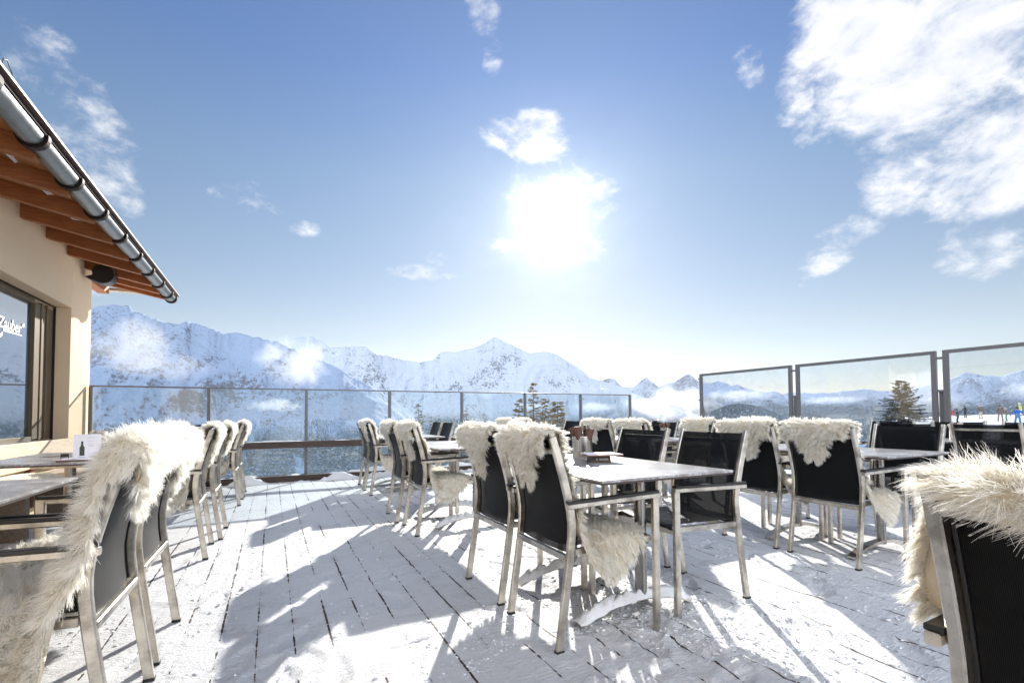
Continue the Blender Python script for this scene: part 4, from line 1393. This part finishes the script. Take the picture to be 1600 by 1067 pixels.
# ------------------------------------------------------------------ glass wind screen at the right
sx_ = 8.2
ws = empty('wind_screen', (sx_, 4.2, 0))
sy = [7.34, 5.27, 3.215, 1.15, -0.9]
for k, (a, b_) in enumerate(zip(sy, sy[1:])):
    y1, y0 = a - (0.035 if k else 0.0), b_ + 0.035
    f = rel(MB().box((sx_ - .02, y0, 1.852), (sx_ + .02, y1, 1.900), .002).box((sx_ - .02, y0, 0.10), (sx_ + .02, y1, 0.15), .002)
            .box((sx_ - .02, y0, 0.151), (sx_ + .02, y0 + .062, 1.851), .002).box((sx_ - .02, y1 - .062, 0.151), (sx_ + .02, y1, 1.851), .002).build('panel_frame', 'screen_metal', ws), ws)
    MB().box((sx_ - .004, y0 + .048, 0.148), (sx_ + .004, y1 - .048, 1.853)).build('glass_pane', 'screen_glass', f)
for k, y in enumerate(sy):
    for z in (1.78, 1.33):
        rel(MB().box((sx_ - .016, y - .036, z), (sx_ + .016, y + .036, z + .03)).build('connector', 'screen_metal', ws), ws)
    rel(MB().box((sx_ + .021, y - .03, 0.0), (sx_ + .06, y + .03, 1.36), .002).build('post', 'screen_metal', ws), ws)
    rel(MB().poly_prism([(sx_ + .062, y - .006, 0.0), (sx_ + .50, y - .006, 0.0), (sx_ + .062, y - .006, 1.30)], (0, .012, 0)).build('brace_plate', 'screen_metal', ws), ws)
tag(ws, 'tall glass wind screen of dark grey framed panels along the right side', 'wind screen')

# ------------------------------------------------------------------ restaurant building at the left
XW = -2.32
bd = empty('mountain_restaurant', (XW, 6.0, 0))
WY1 = 8.74
w = MB()
w.box((XW - .45, 8.0, 0.0), (XW, WY1, 3.30))
w.box((XW - .45, -3.0, 2.455), (XW, 7.998, 3.30))
w.box((XW - .45, -3.0, 0.0), (XW, 7.998, 0.765))
w.box((XW - .45, -3.0, 0.767), (XW, 1.2, 2.453))
w.box((XW - 6, WY1 - .40, 0.0), (XW - .452, WY1 - .002, 3.30))
w.box((XW - 6, -3, 3.05), (XW - .46, WY1 - .41, 3.2))
w.box((XW - 6, -3, 0.0), (XW - 5.9, WY1 - .41, 3.0))
rel(w.build('wall', 'beige_stucco', bd), bd)
win = rel(MB().box((-2.56, 7.47, 0.80), (-2.49, 7.985, 2.40), .004).box((-2.56, 1.2, 2.382), (-2.492, 7.468, 2.44), .004).box((-2.56, 1.2, 0.775), (-2.492, 7.468, 0.83), .004)
          .box((-2.545, 7.62, 0.79), (-2.478, 7.66, 2.42), .004).box((-2.545, 7.76, 0.79), (-2.474, 7.80, 2.42), .004).build('window', 'window_timber', bd), bd)
pn = MB().box((-2.535, 1.2, 0.831), (-2.525, 7.469, 2.381)).build('pane', 'window_glass', win)
MB().box((-2.492, 7.986, 0.775), (-2.468, 7.997, 2.452)).box((-2.492, 1.2, 2.442), (-2.468, 7.985, 2.452)).build('seal_strip', 'black_plastic', win)
MB().box((-2.49, 1.2, 0.766), (-2.30, 7.997, 0.782), .002).build('window_sill', 'zinc', win)


def text_mesh(body, size, shear=0.0, ext=0.001):
    fc = bpy.data.curves.new('txt', 'FONT')
    fc.body = body
    fc.size = size
    fc.extrude = ext
    fc.shear = shear
    fc.offset = size * 0.012
    to = bpy.data.objects.new('tmp', fc)
    COL.objects.link(to)
    bpy.context.view_layer.update()
    tm = bpy.data.meshes.new_from_object(to.evaluated_get(bpy.context.evaluated_depsgraph_get()))
    COL.objects.unlink(to)
    bpy.data.objects.remove(to)
    return tm


# sign lettering on the glass, reading towards the corner of the house
tm = text_mesh('H\u00fcttenZauber\u00b0', 0.17, 0.25)
co = np.empty(len(tm.vertices) * 3, dtype=np.float32)
tm.vertices.foreach_get('co', co)
co = co.reshape(-1, 3)
wtx = co[:, 0].max()
lt = link('lettering', tm, 'white_letters', win)
lt.rotation_euler = (rad(90), 0, rad(90))
lt.location = (-2.520, 7.30 - wtx, 1.99)
MB().poly_prism([(-2.5225, 6.83, 1.955), (-2.5225, 7.25, 1.965), (-2.5225, 7.25, 1.975), (-2.5225, 6.83, 1.985), (-2.5225, 6.81, 1.90), (-2.5225, 6.76, 1.88), (-2.5225, 6.78, 1.93)], (0.002, 0, 0)).build('lettering_flourish', 'white_letters', win)

# roof: rafters, soffit boards, sheet, gutter with brackets, verge
ZE, SL = 3.09, 0.20
XE = -1.56


def roof_z(x, base):
    return base + (XE - x) * SL


ye = 9.74
rf = rel(MB().poly_prism([(XE + .03, -3.2, roof_z(XE + .03, 3.118)), (XW - 3.0, -3.2, roof_z(XW - 3.0, 3.118)), (XW - 3.0, -3.2, roof_z(XW - 3.0, 3.142)), (XE + .03, -3.2, roof_z(XE + .03, 3.142))], (0, ye + 3.2, 0)).build('roof', 'roof_sheet', bd), bd)
MB().poly_prism([(XE, -3.2, roof_z(XE, ZE)), (XW - 1.0, -3.2, roof_z(XW - 1.0, ZE)), (XW - 1.0, -3.2, roof_z(XW - 1.0, ZE + .025)), (XE, -3.2, roof_z(XE, ZE + .025))], (0, ye + 3.1, 0)).build('soffit_boards', 'soffit_wood', rf)
ry = 7.845 + 0.63
while ry > -3:
    MB().poly_prism([(XE - .02, ry - .04, roof_z(XE, ZE) - .002), (XW - .2, ry - .04, roof_z(XW - .2, ZE) - .002), (XW - .2, ry - .04, roof_z(XW - .2, 2.945)), (XE - .02, ry - .04, 2.945), ], (0, 0.08, 0)).build('rafter', 'rafter_wood', rf)
    ry -= 0.63
for yy, zz in ((9.02, 2.955), (9.45, 2.96)):
    MB().poly_prism([(XE - .02, yy - .04, roof_z(XE, ZE) - .002), (XW - .5, yy - .04 , roof_z(XW - .5, ZE) - .002), (XW - .5, yy - .04, roof_z(XW - .5, zz)), (XE - .02, yy - .04, zz)], (0, 0.08, 0)).build('rafter', 'rafter_wood', rf)
# beam end and verge trim over the corner
MB().box((XW - .14, 8.2, 2.99), (XW + .0 - .002, 9.55, 3.13), .004).build('purlin', 'rafter_wood', rf)
MB().box((XW - 3.0, ye - .15, 3.065), (XE + .04, ye + .0, 3.105), .004).build('verge_board', 'beige_fascia', rf)
# brown drip edge above the gutter
MB().box((XE - .02, -3.2, 3.095), (XE + .135, ye + .06, 3.112)).build('drip_edge', 'roof_sheet', rf)
gt = MB()
gcx, gcz, gr = -1.545, 3.055, 0.075
ang_ = np.linspace(rad(-180), rad(8), 15)
ringo = [(gcx + gr * math.cos(a), gcz + gr * math.sin(a)) for a in ang_]
ringi = [(gcx + (gr - .004) * math.cos(a), gcz + (gr - .004) * math.sin(a)) for a in ang_][::-1]
gt.poly_prism([(x, -3.2, z) for x, z in ringo + ringi], (0, ye + 3.25, 0))
gutter = gt.build('gutter', 'zinc', rf, True)
gutter.data.set_sharp_from_angle(angle=rad(40))
MB().tube([(gcx + gr + .004, -3.2, gcz + .016), (gcx + gr + .004, ye + .05, gcz + .016)], 0.009, 8).build('gutter_bead', 'dark_bracket', gutter)
for k in range(18):
    y = 9.72 - 0.0 if k == 0 else 9.35 - 0.69 * (k - 1)
    if y < -3:
        break
    a2 = np.linspace(rad(-188), rad(14), 15)
    o1 = [(gcx + (gr + .019) * math.cos(a), gcz + (gr + .019) * math.sin(a)) for a in a2]
    i1 = [(gcx + (gr + .003) * math.cos(a), gcz + (gr + .003) * math.sin(a)) for a in a2][::-1]
    MB().poly_prism([(x, y - .025, z) for x, z in o1 + i1], (0, .05, 0)).build('bracket', 'dark_bracket', gutter)
# snow patches along the roof edge
o = snow_strip('roof_snow', -3.0, ye, XE - .35, XE + .06, 3.145, 0.05, 0.42, n=300, parent=rf, along='y', seed=2)
o['kind'] = 'stuff'
# icicles on the verge
MB().tube([(-2.2, ye - .07, 3.062), (-2.2, ye - .07, 3.03)], 0.008, 6, 0.001).build('icicle', 'snow', rf)
MB().tube([(-1.72, ye - .07, 3.062), (-1.72, ye - .07, 3.025)], 0.008, 6, 0.001).build('icicle', 'snow', rf)
# cable loop on the roof edge
MB().tube([(-1.47 + .0, 3.85, 3.12), (-1.46, 3.86, 3.20), (-1.47, 3.93, 3.235), (-1.48, 4.02, 3.21), (-1.48, 4.06, 3.13)], 0.004, 6).build('cable_loop', 'black_plastic', rf)
tag(bd, 'beige plastered mountain restaurant with wooden rafters, zinc gutter and large window', 'building')

# half round black fitting below the eaves
hl = empty('outdoor_lamp', (-2.12, 8.42, 2.98))
hp = MB()
arc = [(0.02 + 0.16 * math.cos(a), 0.16 * math.sin(a) + .05) for a in np.linspace(rad(-128), rad(60), 18)]
pts2 = [(-.14, .05)] + [(-.12, .12)] + [(.02, .16)][:0]
shape = [(-.20, -.02), (-.095, -.075)] + arc + [(-.08, .17), (-.115, .08), (-.10, .02)]
hp.poly_prism([(x, -.10, z) for x, z in shape], (0, .20, 0))
hp.build('lamp_housing', 'black_enamel', hl)
rimm = MB()
rimm.sweep([(x, -.104, z) for x, z in [(0.02 + 0.158 * math.cos(a), 0.158 * math.sin(a) + .05) for a in np.linspace(rad(-120), rad(40), 16)]], 0.008, 0.012, (0, 1, 0))
rimm.build('rim', 'grey_metal', hl)
MB().box((-.03, -.02, .17), (.01, .02, .22)).build('mount', 'dark_bracket', hl)
hl.scale = (.85, .85, .85)
tag(hl, 'black half-round fitting hung under the eaves at the wall corner', 'lamp')

# ------------------------------------------------------------------ bench along the wall
bn = empty('wall_bench', (-2.1, 4.5, 0))
rel(MB().box((-2.262, 1.0, 0.60), (-2.235, 8.52, 0.795), .003).build('backrest_board', 'pale_spruce', bn), bn)
for y in (1.6, 2.9, 4.2, 5.5, 6.8, 8.0):
    rel(MB().box((-2.30, y, 0.1), (-2.263, y + .09, 0.76)).build('upright', 'rafter_wood', bn), bn)
    rel(MB().box((-2.232, y, 0.0), (-1.86, y + .08, 0.40)).build('leg', 'grey_plank', bn), bn)
rel(MB().box((-2.232, 1.0, 0.405), (-1.84, 8.5, 0.445), .003).build('seat', 'pale_spruce', bn), bn)
rel(MB().box((-2.233, 1.0, 0.52), (-2.21, 8.52, 0.58), .003).build('backrest_board', 'pale_spruce', bn), bn)
tag(bn, 'pale spruce wall bench behind the tables at the left', 'bench')
for i, (y, lab) in enumerate(((3.6, 'sheepskin lying on the wall bench between the front tables'), (5.9, 'sheepskin lying on the wall bench near the menu card'))):
    rg = np.random.default_rng(5 + i)
    nx, ny = 20, 24
    uu, vv = np.meshgrid(np.linspace(-1, 1, nx), np.linspace(-1, 1, ny), indexing='ij')
    rr_ = 1 + 0.12 * np.sin(np.arctan2(vv, uu) * 5 + i)
    k = np.sqrt(1 - vv ** 2 / 2), np.sqrt(1 - uu ** 2 / 2)
    Xs = uu * k[0] * rr_ * 0.19
    Ys = vv * k[1] * rr_ * 0.42
    Zs = 0.012 + 0.035 * (1 - np.clip(uu ** 2 + vv ** 2, 0, 1))
    Vb = np.stack([Xs, Ys, Zs], -1).reshape(-1, 3)
    ns = 7000
    id_ = rg.integers(0, len(Vb), ns)
    P0 = Vb[id_] + rg.normal(0, .008, (ns, 3)) * [1, 1, 0]
    D = rg.normal(0, .35, (ns, 3)) + [0, 0, .8] + Vb[id_] * [2.5, 1.5, 0]
    D /= np.linalg.norm(D, axis=1, keepdims=True)
    P1 = P0 + D * 0.045
    Wd = np.cross(D, rg.normal(0, 1, (ns, 3)))
    Wd /= np.linalg.norm(Wd, axis=1, keepdims=True)
    Vs = np.stack([P0 - Wd * .003, P0 + Wd * .003, P1 + Wd * .0006, P1 - Wd * .0006], 1).reshape(-1, 3)
    F2 = (np.arange(ns)[:, None] * 4 + np.arange(4)[None]) + len(Vb)
    me = np_mesh('sheepskin', np.concatenate([Vb, Vs]), np.concatenate([grid_faces(nx, ny), F2]), True)
    o = link('sheepskin', me, 'sheep_fur')
    o.location = (-2.02, y, 0.447)
    tag(o, lab, 'sheepskin', 'sheepskins on the wall bench')

# ------------------------------------------------------------------ fir trees
def make_fir(height, radius, seed, dense=1.0, bare=0.12, mat='fir_needles'):
    rg = np.random.default_rng(seed)
    root = empty('fir_tree')
    MB().tube([(0, 0, 0), (0.02 * height * .2, 0, height * .5), (0, 0.0, height * .99)], height * 0.017, 8, 0.012).build('trunk', 'bark', root, True)
    Vn = []
    br = MB()
    nlev = int(max(30, height * 4.2) * dense)
    for li in range(nlev):
        f_ = bare + (1 - bare) * (li / nlev) ** 0.92
        z_l = height * f_
        R_ = radius * (1 - f_) ** 0.80 * rg.uniform(0.7, 1.12) + 0.06 * radius
        nb_ = max(4, int(8 * (1 - f_) + 4))
        a0 = rg.uniform(0, 6.28)
        for q in range(nb_):
            if rg.random() < 0.10:
                continue
            a = a0 + q * 6.283 / nb_ + rg.normal(0, .18)
            Lb = R_ * rg.uniform(0.45, 1.2)
            z = z_l + rg.uniform(-0.6, 0.6) * height / nlev * 1.6
            droop = rg.uniform(0.10, 0.30) * (1 - f_ * .7)
            dv_ = np.array([math.cos(a), math.sin(a), 0])
            pts_ = []
            for tt in np.linspace(0, 1, 5):
                pts_.append(dv_ * Lb * tt + np.array([0, 0, z - droop * Lb * tt * 1.3 + 0.28 * Lb * tt ** 2.4 * (1 if f_ > .5 else .5)]))
            br.tube([tuple(p) for p in pts_], 0.012 * radius + 0.004, 4, 0.004)
            ntw = int((16 + 40 * Lb / radius) * dense)
            for w_ in range(ntw):
                tt = rg.uniform(0.12, 1.0) ** 0.8
                k_ = tt * 4
                i_ = min(3, int(k_))
                p = pts_[i_] * (1 - (k_ - i_)) + pts_[i_ + 1] * (k_ - i_)
                sgn = rg.choice([-1, 1])
                sd = np.array([-dv_[1], dv_[0], 0]) * sgn
                d = dv_ * rg.uniform(.4, 1.0) + sd * rg.uniform(.2, 1.0) + np.array([0, 0, rg.uniform(-.65, .15)])
                d /= np.linalg.norm(d)
                ll = radius * rg.uniform(0.05, 0.12) * (1.25 - tt * .5)
                for rep in range(2):
                    wv_ = np.cross(d, rg.normal(0, 1, 3))
                    wv_ /= np.linalg.norm(wv_) + 1e-9
                    wv_ *= ll * 0.16
                    e_ = p + d * ll
                    Vn += [p - wv_ * .6, p + wv_ * .6, e_ + wv_ * .35, e_ - wv_ * .35]
    crown = link('crown', np_mesh('crown', np.array(Vn), np.arange(len(Vn)).reshape(-1, 4)), mat, root)
    br.build('branches', 'bark', crown)
    return root


def gz(x, y):
    return float(ground_z(np.array([x]), np.array([y]))[0])


FIRS = [
    (65.9, 78, 3.05, 0.36, 3, 'lone dark fir standing in the snow behind the glass screen', 3.6, 1.0),
    (29.2, 46, 4.1, 0.2, 4, 'tallest thin-topped fir at the right of the railing, glowing in the sun', 2.8, 0.8),
    (32.1, 44, 1.7, 0.2, 5, 'short bushy fir directly right of the tallest glowing fir', 3.6, 1.1),
    (27.5, 50, 1.9, 0.2, 6, 'young fir directly left of the tallest glowing fir', 3.4, 1.0),
    (15.6, 42, 1.55, 0.2, 7, 'airy young fir above the left-centre fleece chairs', 2.3, 0.75),
    (17.3, 40, -0.4, 0.2, 8, 'small low fir right beside the airy young fir', 2.2, 0.8),
    (21.2, 45, 0.9, 0.2, 9, 'slim fir half hidden by a railing post', 1.6, 0.8),
    (30.6, 52, 2.2, 0.2, 10, 'fir filling the gap between the tallest fir and the bushy one', 3.2, 1.0),
]
for a, d, el, _b, sd, lab, rad_, dn in FIRS:
    x, y = math.sin(rad(a)) * d, math.cos(rad(a)) * d
    zb = gz(x, y) - 0.3
    top = 1.05 + math.tan(rad(el)) * d
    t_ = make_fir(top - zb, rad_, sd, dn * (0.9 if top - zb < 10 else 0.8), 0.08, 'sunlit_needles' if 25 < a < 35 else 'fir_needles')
    t_.location = (x, y, zb)
    tag(t_, lab, 'fir tree', 'fir trees beyond the terrace')

# ------------------------------------------------------------------ skiers on the slope
def person(x, y, heading, jacket, trousers, hat, label, skis=True, crouch=0.0, arms=0.5, scale=1.0, pat=False):
    z = gz(x, y)
    s = scale
    J = {
        'pelvis': (0, 0, .95 - crouch * .2), 'waist': (0.02 + crouch * .05, 0, 1.10 - crouch * .2), 'chest': (0.05 + crouch * .12, 0, 1.35 - crouch * .24), 'neck': (0.07 + crouch * .16, 0, 1.50 - crouch * .26), 'head': (0.09 + crouch * .18, 0, 1.64 - crouch * .27), 'crown': (0.08 + crouch * .18, 0, 1.73 - crouch * .27),
        'hl': (0, .10, .90 - crouch * .2), 'kl': (.06 + crouch * .12, .15, .50 - crouch * .05), 'al': (-.02, .18, .10), 'tl': (.12, .19, .05),
        'hr': (0, -.10, .90 - crouch * .2), 'kr': (.06 + crouch * .12, -.15, .50 - crouch * .05), 'ar': (-.02, -.18, .10), 'tr': (.12, -.19, .05),
        'sl': (0.04 + crouch * .12, .20, 1.40 - crouch * .24), 'el': (.02 + .1 * arms, .20 + .22 * arms, 1.15 - crouch * .2), 'wl': (.18 * arms + .05, .22 + .34 * arms, .98 - crouch * .1), 'fl': (.24 * arms + .06, .22 + .36 * arms, .92 - crouch * .1),
        'sr': (0.04 + crouch * .12, -.20, 1.40 - crouch * .24), 'er': (.02 + .1 * arms, -.20 - .22 * arms, 1.15 - crouch * .2), 'wr': (.18 * arms + .05, -.22 - .34 * arms, .98 - crouch * .1), 'fr': (.24 * arms + .06, -.22 - .36 * arms, .92 - crouch * .1),
    }
    Rr = {'pelvis': .15, 'waist': .145, 'chest': .165, 'neck': .06, 'head': .10, 'crown': .075, 'hl': .10, 'kl': .075, 'al': .065, 'tl': .05, 'hr': .10, 'kr': .075, 'ar': .065, 'tr': .05,
          'sl': .085, 'el': .06, 'wl': .045, 'fl': .05, 'sr': .085, 'er': .06, 'wr': .045, 'fr': .05}
    E_ = [('pelvis', 'waist'), ('waist', 'chest'), ('chest', 'neck'), ('neck', 'head'), ('head', 'crown'), ('pelvis', 'hl'), ('hl', 'kl'), ('kl', 'al'), ('al', 'tl'), ('pelvis', 'hr'), ('hr', 'kr'), ('kr', 'ar'), ('ar', 'tr'),
          ('chest', 'sl'), ('sl', 'el'), ('el', 'wl'), ('wl', 'fl'), ('chest', 'sr'), ('sr', 'er'), ('er', 'wr'), ('wr', 'fr')]
    names = list(J)
    me_ = bpy.data.meshes.new('person')
    me_.from_pydata([J[k] for k in names], [(names.index(a), names.index(b_)) for a, b_ in E_], [])
    ob = bpy.data.objects.new('person', me_)
    COL.objects.link(ob)
    md = ob.modifiers.new('s', 'SKIN')
    for k, nme in enumerate(names):
        me_.skin_vertices[0].data[k].radius = (Rr[nme], Rr[nme])
    me_.skin_vertices[0].data[0].use_root = True
    md2 = ob.modifiers.new('u', 'SUBSURF')
    md2.levels = 1
    bpy.context.view_layer.update()
    m2 = bpy.data.meshes.new_from_object(ob.evaluated_get(bpy.context.evaluated_depsgraph_get()))
    ob.modifiers.clear()
    ob.data = m2
    for mm in (trousers, jacket, 'skin', 'cloth_black'):
        m2.materials.append(MATS[mm])
    hz = J['head'][2]
    for p in m2.polygons:
        c = p.center
        p.use_smooth = True
        if c.z > hz - .10 and abs(c.y) < .13:
            p.material_index = 2
        elif c.z < .16:
            p.material_index = 3
        elif c.z > .88 - crouch * .2:
            p.material_index = 1
        else:
            p.material_index = 0
    hh_ = MB()
    hh_.lathe([(.108, -.03), (.115, .02), (.10, .07), (.06, .11), (.01, .125)], 14, (J['head'][0] - .01, 0, hz), True)
    hh_.build('helmet', hat, ob, True)
    if skis:
        for sg in (-1, 1):
            MB().sweep([(-.75, sg * .17, .03), (.75, sg * .20, .03), (.88, sg * .20, .07)], .09, .018, (0, 1, 0)).build('ski', 'cloth_red' if sg < 0 else 'cloth_red', ob)
    ob.location = (x, y, z + 0.0)
    ob.rotation_euler = (0, 0, heading)
    ob.scale = (s, s, s)
    tag(ob, label, 'person')
    return ob


PPL = [
    (70.15, 88, 2.4, 'cloth_black', 'cloth_black', 'cloth_black', 'skier all in black with arms held out, alone left of centre of the slope', True, .3, .9, 1.0),
    (71.1, 84, 1.2, 'cloth_brown', 'cloth_beige', 'cloth_beige', 'skier in a brown jacket and beige trousers', True, .2, .5, 1.0),
    (72.25, 74, 0.4, 'cloth_brown', 'cloth_brown', 'cloth_black', 'person in dark brown clothes next to the one in green trousers', False, .0, .2, 1.0),
    (72.62, 75, 2.0, 'cloth_brown', 'cloth_green', 'cloth_beige', 'smaller person in green trousers and a brown jacket', True, .1, .4, .86),
    (73.25, 64, 3.3, 'cloth_blue', 'cloth_blue', 'cloth_black', 'skier in a bright blue suit near the right edge', True, .1, .7, 1.0),
    (73.45, 96, 2.0, 'cloth_yellow', 'cloth_white', 'cloth_white', 'person in a yellow jacket higher up behind the blue skier', True, .3, .5, 1.1),
    (73.95, 70, 3.0, 'cloth_blue', 'cloth_orange', 'cloth_blue', 'person in orange trousers at the very right edge', True, .2, .4, 1.0),
    (69.2, 70, 2.6, 'cloth_red', 'cloth_white', 'cloth_black', 'person in a red and white jacket beside the double screen post', True, .1, .3, 1.0),
    (69.65, 66, 1.8, 'cloth_black', 'cloth_black', 'cloth_black', 'person in black right next to the one in red and white', True, .2, .4, .95),
]
for a, d, hd, jk, tr2, ht, lab, sk, cr, ar, s_ in PPL:
    person(math.sin(rad(a)) * d, math.cos(rad(a)) * d, hd, jk, tr2, ht, lab, sk, cr, ar, s_)

# ------------------------------------------------------------------ low clouds drifting before the mountains (soft homogeneous puffs)
def cloud(az_, el_, dist_, wdeg, hdeg, dens_, seed):
    k = dist_ * math.pi / 180
    a = rad(az_)
    bm = bmesh.new()
    bmesh.ops.create_icosphere(bm, subdivisions=4, radius=1.0)
    me_ = bpy.data.meshes.new('cloud')
    bm.to_mesh(me_)
    bm.free()
    m, t, out = new_mat('drifting_cloud')
    tc = t.add('ShaderNodeTexCoord').outputs['Object']
    asp = wdeg / hdeg
    mp = t.add('ShaderNodeMapping', inp={0: tc, 1: (seed * 3.1, seed * 1.7, 0), 3: (asp * 0.75, asp * 0.45, 0.8)})
    n_ = t.noise(mp.outputs[0], 1.5, 6, 0.62, 0.4)
    sp_ = t.add('ShaderNodeSeparateXYZ', inp={0: tc})
    r2 = t.vm('LENGTH', tc).outputs['Value']
    low = t.m('MULTIPLY', sp_.outputs[2], 0.12)
    d_ = t.m('ADD', t.m('MULTIPLY', t.m('SUBTRACT', n_, 0.5), 3.0), t.m('SUBTRACT', 0.62, t.m('MULTIPLY', t.m('MULTIPLY', r2, r2), 1.25)))
    d_ = t.m('MULTIPLY', t.maprange(t.m('SUBTRACT', d_, low), 0.0, 0.8), dens_)
    v = t.add('ShaderNodeVolumePrincipled', inp={'Color': (0.98, 0.985, 1, 1), 'Density': d_, 'Anisotropy': 0.35})
    t.l.new(v.outputs[0], out.inputs['Volume'])
    me_.materials.append(m)
    o = bpy.data.objects.new('cloud', me_)
    COL.objects.link(o)
    o.location = (math.sin(a) * dist_, math.cos(a) * dist_, 1.05 + math.tan(rad(el_)) * dist_)
    o.rotation_euler = (0, 0, -a)
    o.scale = (wdeg * 1.65 * k, wdeg * 0.6 * k, hdeg * 1.65 * k)
    tag(o, kind='stuff')
    return o


hz = MB().box((-9000, -6000, -1100), (17500, 17500, 2300)).build('haze', 'snow')
hz.data.materials.clear()
m, t, out = new_mat('thin_mountain_air')
v = t.add('ShaderNodeVolumePrincipled', inp={'Color': (0.86, 0.93, 1.0, 1), 'Density': 1.0e-5, 'Anisotropy': 0.25})
t.l.new(v.outputs[0], out.inputs['Volume'])
hz.data.materials.append(m)
tag(hz, kind='stuff')

for args in ((2.4, 6.3, 4700, 3.6, 2.5, 0.006, 21), (-12.0, 6.8, 4300, 3.8, 2.4, 0.0032, 2), (0.3, 1.25, 3400, 2.3, 0.65, 0.012, 3),
             (44.5, 1.2, 7600, 4.6, 1.7, 0.006, 4), (52.0, 2.0, 7900, 3.2, 0.6, 0.004, 5), (67.2, 1.9, 7400, 2.2, 1.7, 0.005, 6), (60.5, 1.3, 7700, 2.6, 0.35, 0.004, 12),
             (73.8, 1.7, 7000, 1.6, 0.6, 0.006, 7), (69.8, 0.9, 6500, 0.9, 0.7, 0.003, 8), (36.5, 0.9, 6000, 2.4, 0.55, 0.005, 9), (-8.5, 5.0, 4500, 3.0, 1.2, 0.0022, 10), (29, 1.0, 6200, 2.0, 0.4, 0.004, 11)):
    cloud(*args)
